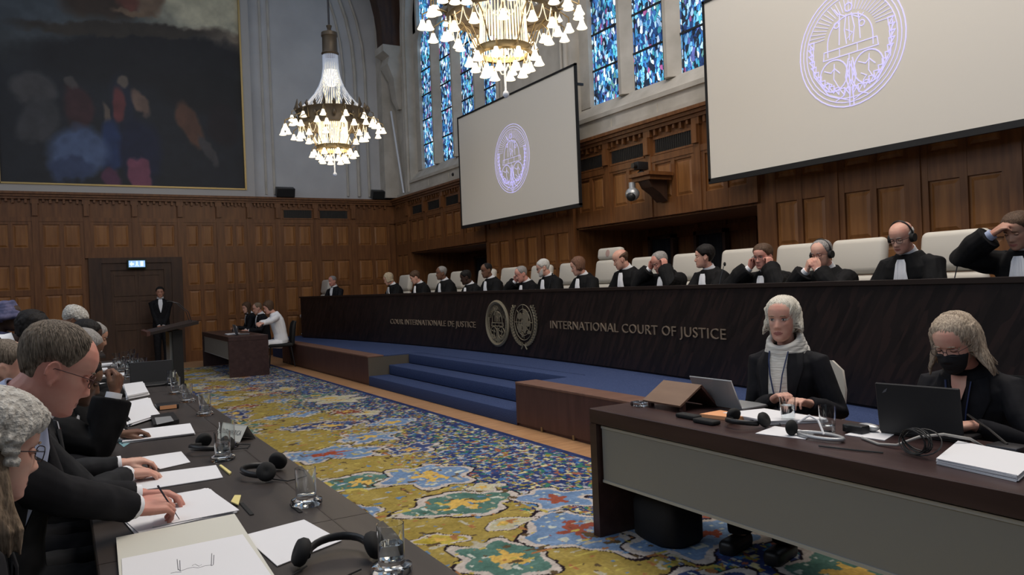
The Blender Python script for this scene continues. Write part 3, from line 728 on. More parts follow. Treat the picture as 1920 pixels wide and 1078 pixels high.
# ------------------------------------------------------------------ projection screens
def screen(y0, y1, z0, z1, cy, cz, label):
    r = empty('projection_screen', (7.3, (y0+y1)/2, z0), 0, label, 'screen', 'projection screens hung in front of the panelled wall'); h = (y1-y0)/2; H = z1-z0
    MB().box(0, .012, -h+.03, h-.03, .03, H-.03).build('cloth', M['screen'], r)
    f = MB().box(-.012, .03, -h, h, -.03, .035).box(-.012, .03, -h, h, H-.035, H).box(-.012, .03, -h, -h+.035, 0, H).box(-.012, .03, h-.035, h, 0, H)
    f.build('border', M['screen_frame'], r)
    for s in (-1, 1):
        MB().box(.03, WX-7.3, s*(h-.5)-.02, s*(h-.5)+.02, H-.2, H-.16).build('wall_bracket', M['dark_metal'], r)
    e = MB()
    for pts, w in court_lines():
        wd_ = .0062*w
        for (xa, za), (xb, zb) in zip(pts[:-1], pts[1:]):
            a = Vector((0, cy-(y0+y1)/2-xa*.63, cz-z0+za*.63)); b = Vector((0, cy-(y0+y1)/2-xb*.63, cz-z0+zb*.63)); d = (b-a)
            if d.length < 1e-6: continue
            d.normalize(); n = Vector((0, -d.z, d.y))*wd_; a -= d*wd_*.7; b += d*wd_*.7; e.prism([a+n+Vector((-.003, 0, 0)), b+n+Vector((-.003, 0, 0)), b-n+Vector((-.003, 0, 0)), a-n+Vector((-.003, 0, 0))], (.0028, 0, 0))
    e.build('projected_emblem', M['projected'], r)
screen(10.12, 14.40, 2.73, 5.03, 12.25, 3.83, 'far projection screen with lilac round emblem beneath the corner window')
screen(2.90, 7.27, 2.72, 5.05, 5.16, 3.87, 'near large projection screen with lilac round emblem above the right-hand judges')

# ------------------------------------------------------------------ chandeliers
def chandelier(x, y):
    Z0 = 3.47
    r = empty('chandelier', (x, y, Z0), 0, 'farther chandelier, seen whole against the pale far wall', 'chandelier', 'crystal chandeliers')
    MB().tube([(0, 0, 2.62), (0, 0, 9.0)], .018, 8).build('suspension_rod', M['dark_metal'], r)
    MB().lathe([(.02, 2.62), (.05, 2.60), (.03, 2.54), (.06, 2.50), (.135, 2.48), (.14, 2.42), (.125, 2.40), (.13, 2.16), (.15, 2.12), (.12, 2.08)]).build('cap', M['bronze'], r, smooth=40)
    b = MB()
    for k in range(44):
        a = 2*PI*k/44; pts = []
        for t in np.linspace(0, 1, 7):
            rr = .125+.435*t**2.3; pts.append((rr*math.cos(a), rr*math.sin(a), 2.1-.96*t**.80))
        b.tube(pts, .0062, 4)
    b.build('bead_strands', M['beads'], r)
    MB().lathe([(.02, 1.85), (.11, 1.83), (.13, 1.72), (.12, 1.64), (.07, 1.57), (.02, 1.56)], n=20).build('upper_lamp', M['core'], r, smooth=60)
    b = MB()
    for k in range(20):
        a = 2*PI*k/20; b.tube([(.12*math.cos(a), .12*math.sin(a), 1.95), (.145*math.cos(a), .145*math.sin(a), 1.7), (.12*math.cos(a), .12*math.sin(a), 1.20)], .006, 4)
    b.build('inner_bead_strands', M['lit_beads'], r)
    # crown
    c = MB().lathe([(.56, .84), (.60, .86), (.575, .92), (.585, 1.08), (.61, 1.12), (.58, 1.13), (.555, 1.08), (.55, .92)], n=40, cap=False)
    for k in range(24):
        a = 2*PI*k/24; h = .10 if k % 4 else .17
        c.tube([(.59*math.cos(a), .59*math.sin(a), 1.10), (.62*math.cos(a), .62*math.sin(a), 1.16), (.60*math.cos(a), .60*math.sin(a), 1.12+h)], [.02, .03, .005], 6)
    for k in range(12):
        a = 2*PI*(k+.5)/12; c.ell((.62*math.cos(a), .62*math.sin(a), .99), (.035, .035, .05), 8, 5)
    c.build('crown_ring', M['bronze'], r, smooth=50)
    # swags and centre basket
    c = MB()
    for k in range(24):
        a0, a1 = 2*PI*k/24, 2*PI*(k+1)/24
        c.tube([(.57*math.cos(a0+(a1-a0)*t), .57*math.sin(a0+(a1-a0)*t), .84-.16*math.sin(PI*t)) for t in np.linspace(0, 1, 6)], .006, 4)
    for k in range(44):
        a = 2*PI*k/44; c.tube([(.245*math.cos(a), .245*math.sin(a), 1.02), (.245*math.cos(a), .245*math.sin(a), .78), (.26*math.cos(a), .26*math.sin(a), .50)], .0065, 4)
    for k in range(14):
        a0, a1 = 2*PI*k/14, 2*PI*(k+1.0)/14
        c.tube([(.27*math.cos(a0+(a1-a0)*t), .27*math.sin(a0+(a1-a0)*t), .44-.12*math.sin(PI*t)) for t in np.linspace(0, 1, 6)], .006, 4)
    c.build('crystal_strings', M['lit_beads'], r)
    MB().lathe([(.28, .44), (.30, .46), (.29, .50), (.30, .53), (.27, .52), (.26, .45)], n=32, cap=False).build('lower_ring', M['brass'], r, smooth=50)
    arms = MB(); pos = []
    for k in range(12):
        a = 2*PI*k/12
        for da, R, z in ((-.10, .80, .80), (.10, .85, .75), (0, .70, .93), (0, .58, .66)):
            q = a+da; pos.append((R, q, z))
            arms.tube([(.57*math.cos(a), .57*math.sin(a), .92), ((R*.85)*math.cos(q), (R*.85)*math.sin(q), z+.2), (R*math.cos(q), R*math.sin(q), z+.14), (R*math.cos(q), R*math.sin(q), z+.07)], .008, 5)
        arms.tube([(.57*math.cos(a), .57*math.sin(a), .94), (.42*math.cos(a), .42*math.sin(a), .8), (.28*math.cos(a), .28*math.sin(a), .50)], .007, 5)
    for k in range(10):
        a = 2*PI*(k+.3)/10; pos.append((.37, a, .36))
        arms.tube([(.27*math.cos(a), .27*math.sin(a), .47), (.36*math.cos(a), .36*math.sin(a), .52), (.37*math.cos(a), .37*math.sin(a), .43)], .007, 5)
    for k in range(8):
        a = 2*PI*k/8; pos.append((.22, a, .26)); arms.tube([(.26*math.cos(a), .26*math.sin(a), .47), (.22*math.cos(a), .22*math.sin(a), .33)], .006, 5)
    arms.build('arms', M['brass'], r, smooth=60)
    sh = MB().lathe([(.010, .080), (.020, .077), (.027, .050), (.041, .016), (.059, -.014), (.057, -.016), (.032, .0), (.01, .02)], n=14)
    me = sh.mesh('lamp_shade'); fix(me); me.materials.append(M['shade']); shade(me, 80)
    for R, a, z in pos:
        link('lamp_shade', me, r, (R*math.cos(a), R*math.sin(a), z))
    MB().lathe([(.004, .45), (.012, .3), (.012, .08), (.03, .06), (.036, .03), (.02, .01), (.004, 0)], n=12).build('finial', M['beads'], r, smooth=60)
    return r
c1 = chandelier(4.15, 12.93)
c2 = dup(c1, loc=(4.15, 7.03, 3.47), label='nearer chandelier, cut by the top of the picture before the windows')
for (x, y) in ((4.15, 12.93), (4.15, 7.03)):
    d = bpy.data.lights.new('chandelier_light', 'POINT'); d.energy = 55; d.color = (1, .80, .55); d.shadow_soft_size = .5
    o = bpy.data.objects.new('chandelier_light', d); C.objects.link(o); o.location = (x, y, 4.15)

# wall speakers and camera bracket
for (x, lab) in ((4.86, 'black box loudspeaker on the cornice beside the painting'), (7.32, 'black box loudspeaker on the cornice near the room corner')):
    s = empty('loudspeaker', (x, WY-.14, 3.875), 0, lab, 'speaker', 'loudspeakers on the far cornice')
    T = Matrix.Rotation(.35, 4, 'X')
    MB().rbox(-.22, .22, -.1, .1, .02, .24, .012, 2, T).build('cabinet', M['black_plastic'], s, smooth=30)
    MB().box(-.2, .2, -.108, -.1, .04, .22, T).build('grille', M['black_soft'], s)
    MB().box(-.03, .03, -.03, .03, 0, .05).build('bracket', M['dark_metal'], s)
br = empty('wall_bracket_shelf', (WX-.09, 8.62, 2.62), 0, 'carved oak bracket shelf on the panelled wall between the screens', 'bracket')
MB().box(-.46, .0, -.24, .24, .36, .41).box(-.41, .0, -.20, .20, .30, .36).build('shelf', M['oak'], br)
MB().prism([(-.02, -.12, .30), (-.36, -.12, .30), (-.30, -.12, .2), (-.16, -.12, .12), (-.02, -.12, .0)], (0, .24, 0)).build('corbel', M['oak_dark'], br)
sc_ = empty('security_camera', (WX-.50, 8.82, 2.72), 0, 'white dome camera hanging under the oak bracket shelf', 'camera')
MB().cyl((0, 0, .2), (0, 0, .1), .05).ell((0, 0, .03), (.105, .105, .10)).build('housing', M['silver'], sc_, smooth=60)
MB().ell((-.05, -.03, -.01), (.07, .07, .07)).build('lens', M['black_plastic'], sc_, smooth=60)
sc2 = empty('video_camera', (WX-.40, 8.72, 3.031), 0, 'small black camera standing on top of the oak bracket shelf', 'camera')
MB().rbox(-.10, .10, -.05, .05, .06, .18, .01, 2).cyl((-.1, 0, .12), (-.16, 0, .12), .04).build('body', M['black_plastic'], sc2, smooth=40); MB().lathe([(.06, 0), (.06, .03), (.02, .06)]).build('foot', M['black_plastic'], sc2)
ps = at(849, 327, x=WX-.03); tag(MB().ell(ps, (.03, .03, .04)).build('wall_sensor', M['black_plastic'], smooth=60), 'tiny black sensor on the stone sill beside the far screen', 'sensor')

# ------------------------------------------------------------------ chairs
def judge_chair(loc, rz, label, tall=0):
    r = empty('armchair', loc, rz, label, 'chair', 'cream leather chairs behind the bench')
    MB().rbox(-.28, .26, -.27, .27, .42, .52, .04).build('seat', M['leather'], r, smooth=50)
    T = Matrix.Translation((-.27, 0, .50)) @ Matrix.Rotation(-.16, 4, 'Y')
    MB().rbox(-.06, .06, -.29, .29, 0, .50, .055, 4, T).build('backrest', M['leather'], r, smooth=60)
    MB().rbox(-.065, .065, -.29, .29, .505, .86, .06, 4, T).build('headrest', M['leather'], r, smooth=60)
    if tall:
        MB().rbox(-.065, .06, -.27, .27, .865, 1.04, .05, 4, T).build('upper_headrest', M['leather'], r, smooth=60)
        MB().ell((.06, 0, .95), (.006, .05, .055), T=T).build('stitched_crest', mat('crest', (.45, .30, .26), .7), r)
    for s in (-1, 1): MB().rbox(-.2, .2, s*.30-.03, s*.30+.03, .64, .69, .015).box(-.02, .02, s*.30-.015, s*.30+.015, .46, .64).build('armrest', M['leather'], r, smooth=50)
    MB().cyl((0, 0, .1), (0, 0, .42), .03).build('post', M['chrome'], r)
    b = MB()
    for k in range(5): a = 2*PI*k/5; b.tube([(0, 0, .10), (.3*math.cos(a), .3*math.sin(a), .04)], [.025, .015], 6)
    b.build('star_base', M['chrome'], r)
    return r

# ------------------------------------------------------------------ desks and tables
def clerk_desk(x0, x1, y0, y1, label):
    r = empty('clerks_desk', (x0, (y0+y1)/2, 0), 0, label, 'desk'); h = (y1-y0)/2; w = x1-x0
    MB().rbox(0, w, -h, h, .665, .75, .004, 1).build('top', M['desk'], r)
    for s in (-1, 1): MB().box(0, w, s*h-.06 if s > 0 else -h, h if s > 0 else -h+.06, .0125, .665).build('end_panel', M['desk'], r)
    p = MB().box(.03, .045, -h+.075, h-.075, .33, .655).build('modesty_panel', M['steel'], r)
    MB().box(.024, .03, -h+.075, h-.075, .33, .345).box(.024, .03, -h+.075, h-.075, .64, .655).build('panel_edge', M['silver'], p)
    return r
clerk_desk(2.62, 3.32, .45, 3.63, 'dark brown desk with brushed metal front panel at the right, nearest the camera')
clerk_desk(2.57, 3.27, 14.5, 17.5, 'dark brown desk with metal front panel at the far left, below the far wall')
tl = empty('long_table', (.84, 5.6, 0), 0, 'long dark brown counsel table covered with papers along the left', 'table')
MB().rbox(-.78, 0, -5.4, 4.9, .715, .76, .004, 1).build('top', M['table'], tl)
MB().box(-.125, -.119, -5.4, 4.9, .7602, .7607).build('seam', M['bench_top'], tl)
for y in (-3.2, -1.2, .95, 3.1):
    MB().box(-.78, 0, y-.002, y+.002, .7602, .7607).build('seam', M['bench_top'], tl)
for y in (-5.2, -3.2, -1.2, .95, 3.1, 4.8): MB().box(-.72, -.08, y-.03, y+.03, .0125, .715).build('leg', M['table'], tl)
MB().box(-.10, -.07, -5.3, 4.8, .25, .70).build('modesty_panel', M['table'], tl)
for x, y, h in ((-.325, 2.70-5.6, .085), (-.185, 2.60-5.6, .06), (-.28, 5.2-5.6, .1)): MB().rbox(x-.007, x+.007, y-h, y+h, .7605, .764, .0015, 1).build('cable_slot', M['black_soft'], tl)
# lectern
lc = empty('lectern', (1.34, 11.0, 0), 0, 'dark lectern with wide sloping top standing beyond the long table', 'lectern')
MB().prism([(-.42, -.42, 1.03), (.18, -.42, 1.14), (.18, -.42, 1.18), (-.42, -.42, 1.065)], (0, .84, 0)).build('sloping_top', M['bench_top'], lc)
MB().prism([(-.43, -.43, 1.02), (-.39, -.43, 1.03), (-.39, -.43, 1.085), (-.43, -.43, 1.075)], (0, .86, 0)).build('paper_stop', M['cladding'], lc)
MB().box(-.12, .0, -.28, .28, .04, 1.07).build('column', M['black_plastic'], lc); MB().box(-.15, -.12, -.2, .2, .2, 1.05).build('column_trim', M['steel'], lc)
MB().rbox(-.30, .24, -.38, .38, .0125, .04, .01).build('base', M['bench_top'], lc)
for s in (-.12, .1):
    m_ = MB().tube([(.14, s, 1.16), (.10, s, 1.3), (-.02, s, 1.42), (-.09, s, 1.44)], .005, 6).build('gooseneck', M['dark_metal'], lc); MB().cyl((-.09, s, 1.44), (-.13, s, 1.445), .011).build('microphone_head', M['black_soft'], m_)

# ------------------------------------------------------------------ small things
def tumbler(x, y, z, label, group, fill=.5, sc=1.0, T=None):
    r = empty('drinking_glass', (x, y, z), 0, label, 'glass', group)
    H = .125*sc; R = .034*sc
    # heavy flared foot and straight tall body
    MB().lathe([(.001, .0), (.050*sc, .0), (.053*sc, .006), (.052*sc, .018), (.040*sc, .022), (R, .026), (R*1.03, H), (R*1.03-.0022, H), (R-.0028, .034), (.001, .032)], n=32).build('tumbler', M['glass'], r, smooth=50)
    if fill: MB().lathe([(.001, .033), (R-.0030, .035), (R-.0022, .035+(H-.045)*fill), (.001, .035+(H-.045)*fill)], n=32).build('water', M['water'], r, smooth=50)
    return r
G = 'drinking glasses on the long table'
for px, py, lab, f in ((575, 945, 'tall glass beside the folded black headset on the long table', .0), (735, 1072, 'nearest glass, half full, at the corner of the long table', .5), (418, 862, 'glass of water in front of the white name card', .55),
                       (385, 778, 'glass at the table edge, next beyond the name card', .35), (352, 753, 'right one of the pair of glasses beyond the orange box', .3), (330, 738, 'left one of the pair of glasses beyond the orange box', .3), (427, 838, 'glass standing right against the white name card', 0), (322, 722, 'glass beside the small tilted white card', .3)):
    p = at(px, py, z=.762); tumbler(p.x, p.y, .761, lab, G, f, 1.0)
def tumbler2(x, y, label, fill, G):
    r = empty('drinking_glass', (x, y, .751), 0, label, 'glass', G)
    MB().lathe([(.001, .0), (.032, .0), (.038, .125), (.0362, .125), (.0305, .008), (.001, .007)], n=28).build('tumbler', M['glass'], r, smooth=50)
    if fill: MB().lathe([(.001, .0085), (.0300, .0088), (.0300+.0052*fill, .008+.113*fill), (.001, .008+.113*fill)], n=28).build('water', M['water'], r, smooth=50)
tumbler2(3.06, 2.58, 'water glass in front of the person in the white roll-neck', .7, 'glasses on the near desk')
tumbler2(2.99, 2.30, 'nearly empty glass between the two desk clerks, behind the white headset', .25, 'glasses on the near desk')

def sheet(name, quad, z, h, label, cat='paper', group=None, m='paper', inner=None, edge=None):
    """quad: four (x,y) corners"""
    cx = sum(q[0] for q in quad)/4; cy = sum(q[1] for q in quad)/4
    loc = [(q[0]-cx, q[1]-cy) for q in quad]; b = MB(); b.mi = 0; b.prism([(x, y, 0) for x, y in loc], (0, 0, h))
    ms = [M[m]]
    o = b.build(name, ms, loc=(cx, cy, z)); tag(o, label, cat, group); return o, loc
def stack(quad, z, n, label, group, name='paper_stack', dz=.004):
    r = None; cx = sum(q[0] for q in quad)/4; cy = sum(q[1] for q in quad)/4
    r = empty(name, (cx, cy, z), 0, label, 'papers', group); rnd = random.Random(len(label))
    for k in range(n):
        a = rnd.uniform(-.03, .03); ox, oy = rnd.uniform(-.004, .004), rnd.uniform(-.004, .004)
        vs = [((x-cx)*math.cos(a)-(y-cy)*math.sin(a)+ox, (x-cx)*math.sin(a)+(y-cy)*math.cos(a)+oy) for x, y in quad]
        MB().prism([(x, y, k*dz) for x, y in vs], (0, 0, dz*.82)).build('sheaf', M['paper'], r)
    return r
def Q(*pix, z=.762): return [tuple(at(x, y, z=z)[:2]) for x, y in pix]
def inks(parent, loc0, lines, z):
    b = MB()
    for pts, w in lines: b.tube([(x-loc0[0], y-loc0[1], z) for x, y in pts], w, 4)
    b.build('handwriting', M['ink'], parent)
# open folder with handwriting, nearest
q = Q((218, 1015), (440, 970), (520, 1095), (228, 1140)); o, lo = sheet('open_folder', q, .762, .012, 'open cream folder at the bottom edge, nearest on the long table', 'folder', None, 'paper_cream')
cx = sum(a[0] for a in q)/4; cy = sum(a[1] for a in q)/4
q2 = Q((228, 1048), (455, 1002), (520, 1095), (232, 1130), z=.775); o2, _ = sheet('handwritten_sheet', q2, .7745, .0015, 'white sheet with faint handwriting lying in the open cream folder', 'paper')
c2x = sum(a[0] for a in q2)/4; c2y = sum(a[1] for a in q2)/4
wp = lambda pts: [tuple(at(x, y, z=.777)[:2]) for x, y in pts]
inks(o2, (c2x, c2y), [(wp([(332, 1048), (334, 1068)]), .0008), (wp([(337, 1050), (338, 1070), (334, 1066)]), .0008), (wp([(397, 1037), (396, 1060)]), .0008), (wp([(401, 1040), (400, 1058), (397, 1060)]), .0008), (wp([(338, 1070), (352, 1065), (362, 1063), (372, 1064), (385, 1060), (396, 1059)]), .0006), (wp([(320, 1074), (330, 1072), (340, 1072)]), .0006), (wp([(360, 1060), (366, 1057), (373, 1061), (378, 1058)]), .0006)], .0016)
sheet('loose_sheet', Q((455, 1005), (570, 975), (641, 1014), (520, 1062)), .762, .002, 'loose white sheet lying apart by the near headset', 'paper')
q = Q((205, 950), (392, 918), (447, 960), (258, 1003)); b_ = stack(q, .762, 2, 'stack of pages the person in spectacles writes on', None, 'writing_pad', .004)
sheet('top_page', Q((300, 938), (385, 915), (440, 958), (285, 988), z=.772), .771, .0015, 'loose top page under the writing hands', 'paper')
o, _ = sheet('pink_marker_strip', Q((375, 978), (431, 966), (433, 969), (377, 982), z=.771), .7712, .002, 'pink strip along the edge of the writing pages', 'bookmark', None, 'pink')
o, _ = sheet('sticky_note', Q((433, 942), (440, 930), (452, 930), (447, 948), z=.765), .765, .004, 'small yellow sticky note beside the writing pages', 'note', None, 'yellow')
o, _ = sheet('yellow_pencil', Q((411, 873), (415, 872), (434, 886), (430, 889), z=.765), .762, .006, 'short yellow pencil in front of the glass by the name card', 'pencil', None, 'yellow')
sheet('long_sheet', Q((212, 898), (405, 873), (418, 896), (235, 925)), .762, .003, 'long white sheet just beyond the writing hands', 'paper')
sheet('note_page', Q((262, 858), (340, 847), (357, 867), (300, 880)), .762, .002, 'white page beneath the single resting hand', 'paper')
stack(Q((232, 812), (356, 797), (366, 815), (230, 832)), .762, 3, 'white booklet with a teal underside in the middle of the table', None, 'booklet', .004)
sheet('teal_folder', Q((222, 830), (240, 812), (244, 830), (232, 838)), .7615, .0004, 'teal folder edge peeking out beneath the white booklet', 'folder', None, 'teal')
GP = 'white papers along the far part of the long table'
stack(Q((232, 760), (278, 750), (300, 782), (245, 800)), .762, 5, 'stack of white pages beyond the white booklet, beside the robed arm', GP)
stack(Q((232, 727), (268, 722), (278, 742), (238, 750)), .762, 8, 'thicker white stack beyond the first, beside the lifted hand', GP)
# phones, boxes, laptop
o, _ = sheet('phone', Q((283, 785), (325, 778), (336, 793), (288, 803)), .762, .02, 'black phone-like device with glossy screen beside the middle papers', 'device', None, 'black_plastic')
sheet('phone_screen', Q((290, 783), (320, 780), (326, 789), (294, 796), z=.783), .7825, .001, 'bright reflective cover lying on the black device', 'cover', None, 'silver')
def boxy(name, px, py, dx, dy, h, m, label, cat, z=.761, rz=0, r=.004):
    p = at(px, py, z=z); o = MB().rbox(-dx/2, dx/2, -dy/2, dy/2, 0, h, r, 2).build(name, M[m], loc=(p.x, p.y, z), smooth=40); o.rotation_euler.z = rz; return tag(o, label, cat)
o = boxy('card_box', 313, 765, .13, .16, .03, 'black_plastic', 'flat black case with an orange label beyond the glossy device', 'case')
MB().box(-.05, .05, -.084, -.08, .004, .027).build('orange_label', M['orange'], o)
lp = empty('laptop', tuple(at(292, 722, z=.761)), .1, 'open black laptop at the far part of the long table', 'laptop')
MB().rbox(-.17, .17, -.12, .12, 0, .018, .004, 1).build('keyboard_base', M['black_plastic'], lp)
MB().rbox(-.17, .17, .115, .128, .0, .22, .004, 1, Matrix.Rotation(-.2, 4, 'X')).build('screen_lid', M['black_plastic'], lp)
# name card
def tent(px, py, L, H, rz, label, text=None, z=.761, dep=.05):
    p = at(px, py, z=z); r = empty('name_card', (p.x, p.y, z), rz, label, 'name card')
    MB().prism([(-L/2, -dep, 0), (L/2, -dep, 0), (L/2, 0, H), (-L/2, 0, H)], (0, .0015, .0006)).build('front_leaf', M['paper_cream'], r)
    MB().prism([(-L/2, dep, 0), (L/2, dep, 0), (L/2, 0, H), (-L/2, 0, H)], (0, -.0015, .0006)).build('back_leaf', M['paper_cream'], r)
    if text:
        me, co = text_mesh(text, L*.82, H*.34); s = math.hypot(dep, H); ux = Vector((1, 0, 0)); uz = Vector((0, dep/s, H/s)); nn = Vector((0, -H/s, dep/s))
        for i, v in enumerate(me.vertices): v.co = Vector((-L*.41, -dep, 0))+ux*co[i, 0]+uz*(co[i, 1]+s*.38)+nn*(.0006+.0006*co[i, 2])
        me.materials.append(M['grey_cloth']); link('lettering', me, r)
    return r
tent(440, 823, .20, .075, math.radians(-62), 'folded white name card with faint grey capitals on the long table', 'SOUTH AFRICA')
tent(318, 715, .14, .08, math.radians(-40), 'small white folded card among the far glasses')

def headset(loc, rz, label, tilt=0, group=None, m='black_plastic', cat='headphones'):
    r = empty('headset', loc, rz, label, cat, group)
    band = [(.085*math.cos(a), .0, .02+.085*math.sin(a)*.0) for a in (0, PI)]
    pts = [(.08*math.cos(a), .02+.085*math.sin(a), .022+.012*math.sin(a)) for a in np.linspace(-.1, PI+.1, 14)]
    MB().tube(pts, .0075, 8, flat=1.6).build('headband', M[m], r, smooth=60)
    for s in (-1, 1):
        e = MB().lathe([(.001, 0), (.030, 0), (.037, .008), (.037, .022), (.030, .032), (.012, .034), (.001, .03)], n=20)
        T = Matrix.Translation((s*.08, -.01, .032)) @ Matrix.Rotation(s*1.15, 4, 'Y') @ Matrix.Rotation(.2, 4, 'X')
        e.v = [tuple(T @ Vector(v)) for v in e.v]; e.build('ear_cup', M['black_soft'], r, smooth=60)
    MB().tube([(-.08, -.03, .006), (-.12, -.10, .004), (-.06, -.16, .004), (.02, -.13, .004), (.06, -.09, .004)], .0025, 6).build('cord', M['cable_black'], r)
    return r
p = at(505, 892, z=.762); headset((p.x, p.y, .762), 1.1, 'folded black headset lying beside the tall empty glass')
p = at(635, 1052, z=.762); headset((p.x, p.y, .762), -.35, 'near black headset resting on the corner of the loose sheet')
p = at(400, 845, z=.762); headset((p.x, p.y, .762), 2.0, 'black headset half hidden behind the glass at the name card')
headset((2.86, 2.66, .752), 1.6, 'tangled black headset on the near desk before the white papers', 0, 'headsets on the near desk')
# white headset with black ear pad
hw = empty('white_headset', (2.86, 2.24, .752), 0, 'white headset with round black ear pad at the front of the near desk', 'headphones')
MB().tube([(.0+.05*math.cos(a), .11*math.sin(a), .012) for a in np.linspace(0, 2*PI, 20)[:-1]], .009, 8, closed=True).build('headband', M['silver'], hw, smooth=60)
MB().ell((-.04, .12, .036), (.034, .022, .036)).build('ear_pad', M['black_soft'], hw, smooth=60)
MB().tube([(.0, -.02, .02), (.03, .03, .07), (.02, .07, .09), (-.02, .10, .06)], .005, 6).build('cord', M['paper'], hw)
# near desk: wooden document stand, laptop, papers
ds = empty('document_stand', (2.98, 3.30, .751), 0, 'brown wooden tent-shaped document rest near the desk corner', 'stand')
MB().prism([(-.10, -.155, .028), (.06, -.155, .125), (.06, -.155, .137), (-.105, -.155, .038)], (0, .31, 0)).build('sloping_board', M['wood_stand'], ds)
MB().prism([(.05, -.155, .128), (.17, -.155, .005), (.185, -.155, .005), (.065, -.155, .135)], (0, .31, 0)).build('rear_board', M['cladding'], ds)
for s in (-.13, .13): MB().box(-.075, -.05, s-.012, s+.012, 0, .045).build('foot', M['cladding'], ds)
l2 = empty('laptop', (3.16, 3.12, .751), 0, 'open silver-grey laptop seen from behind the wooden document rest', 'laptop')
MB().rbox(.0, .2, -.16, .16, 0, .016, .004, 1).build('keyboard_base', M['silver'], l2)
MB().rbox(-.008, .0, -.16, .16, .008, .19, .003, 1, Matrix.Rotation(-.42, 4, 'Y')).build('screen_lid', M['silver'], l2)
tr_ = tag(MB().rbox(-.03, .03, -.045, .045, 0, .028, .006, 2).build('glass_block', M['glass'], loc=(2.86, 3.47, .751)), 'small clear plastic block at the corner of the near desk', 'block')
sheet('orange_packet', [(2.86, 2.98), (3.02, 2.99), (3.0, 2.76), (2.90, 2.80)], .751, .018, 'orange-tan packet beside the wooden document rest', 'packet', None, 'orange')
for (x, y, lab) in ((2.80, 3.00, 'left one of two small black devices at the desk front'), (2.76, 2.83, 'right one of two small black devices at the desk front')):
    tag(MB().rbox(-.03, .03, -.07, .07, 0, .022, .008, 3).build('small_device', M['black_soft'], loc=(x, y, .751), smooth=50), lab, 'device', 'small black devices on the near desk')
stack([(2.97, 2.92), (3.22, 2.86), (3.20, 2.46), (2.95, 2.60)], .751, 5, 'white papers before the person in the white roll-neck', 'papers on the near desk')
sheet('loose_sheet', [(2.74, 2.50), (2.94, 2.56), (2.96, 2.33), (2.80, 2.27)], .751, .002, 'white sheet at the desk front between the two headsets', 'paper')
sheet('loose_sheet', [(3.0, 2.22), (3.22, 2.26), (3.2, 2.1), (3.02, 2.04)], .751, .003, 'white sheet left of the black laptop', 'paper')
stack([(2.79, 1.68), (3.14, 1.79), (3.08, 1.46), (2.75, 1.38)], .751, 6, 'thick white stack of pages at the right end of the near desk', 'papers on the near desk')
# black laptop
l3 = empty('laptop', (3.17, 1.97, .751), math.radians(8), 'large open black laptop in front of the person in the mask', 'laptop')
MB().rbox(.0, .24, -.175, .175, 0, .02, .004, 1).build('keyboard_base', M['black_plastic'], l3)
TL = Matrix.Rotation(-.12, 4, 'Y')
MB().rbox(-.010, .0, -.175, .175, .012, .235, .004, 1, TL).build('screen_lid', mat('laptop_lid', (.018, .018, .019), .5), l3)
for z in (.012,): MB().box(.004, .02, -.12, .12, .006, .018, TL).build('hinge', M['dark_metal'], l3)
MB().prism([(-.0115, .135, .205), (-.0115, .120, .215), (-.0115, .128, .198), (-.0115, .146, .19)], (.001, 0, 0), TL).build('lid_badge', M['grey_cloth'], l3)
# cables and microphone
tag(MB().tube([(2.98, 2.12, .757), (2.92, 2.0, .757), (2.92, 1.92, .765), (2.98, 1.86, .80), (3.05, 1.80, .81), (3.13, 1.74, .79), (3.18, 1.72, .757)], .006, 8).build('cable', M['cable_grey'], smooth=60), 'thick grey cable curving past the front of the black laptop', 'cable')
cb = MB(); rnd = random.Random(2)
for k in range(7):
    R = rnd.uniform(.05, .075); ox, oy = rnd.uniform(-.012, .012), rnd.uniform(-.02, .02); tl_ = rnd.uniform(-.3, .3)
    cb.tube([(ox+R*.45*math.sin(a+.5*k), oy+R*1.05*math.cos(a), .055+.046*math.sin(a)+.001*k) for a in np.linspace(0, 2*PI, 22)[:-1]], .0028, 5, closed=True)
tag(cb.build('coiled_cable', M['cable_black'], loc=(2.86, 1.80, .751), smooth=60), 'coiled black cable in front of the black laptop', 'cable')
tag(MB().tube([(2.72, 2.14, .755), (2.76, 2.0, .755), (2.80, 1.9, .755)], .0035, 6).build('cord', M['cable_black']), 'thin black cord running to the coiled cable', 'cord')
mc = empty('desk_microphone', (3.17, 1.62, .751), 0, 'low black microphone base with long stem beside the person in the mask', 'microphone')
MB().rbox(-.05, .05, -.06, .06, 0, .03, .008, 2).build('base', M['dark_metal'], mc, smooth=40); MB().tube([(.0, 0, .03), (.1, .12, .06), (.2, .26, .09)], .005, 6).build('stem', M['black_plastic'], mc)
tag(MB().rbox(-.03, .03, -.05, .05, 0, .035, .005, 2).build('small_box', M['black_plastic'], loc=(3.08, 2.22, .754)), 'small black box behind the nearly empty glass', 'box')
tag(MB().ell((0, 0, .018), (.03, .055, .018)).build('computer_mouse', M['silver'], loc=(3.14, 2.2, .754), smooth=60), 'silver computer mouse left of the black laptop', 'mouse')
# bag under the desk
bg = MB(); rings = []
for z, a, b in ((.0, .13, .17), (.02, .15, .185), (.2, .14, .175), (.34, .10, .15), (.39, .05, .12)):
    rings.append([(a*math.copysign(abs(math.cos(t))**.6, math.cos(t))+.01*math.sin(3*t+z*20), b*math.copysign(abs(math.sin(t))**.6, math.sin(t))+.01*math.cos(5*t+z*9), z) for t in np.linspace(0, 2*PI, 33)[:-1]])
bg.loft(rings); o = bg.build('bag', M['bag'], loc=(2.92, 3.33, .013), smooth=60); tag(o, 'black bag standing on the carpet under the near desk', 'bag')
MB().tube([(-.05, -.08, .40), (-.05, -.05, .50), (-.05, .05, .50), (-.05, .08, .40)], .01, 6).build('handle', M['bag'], o)
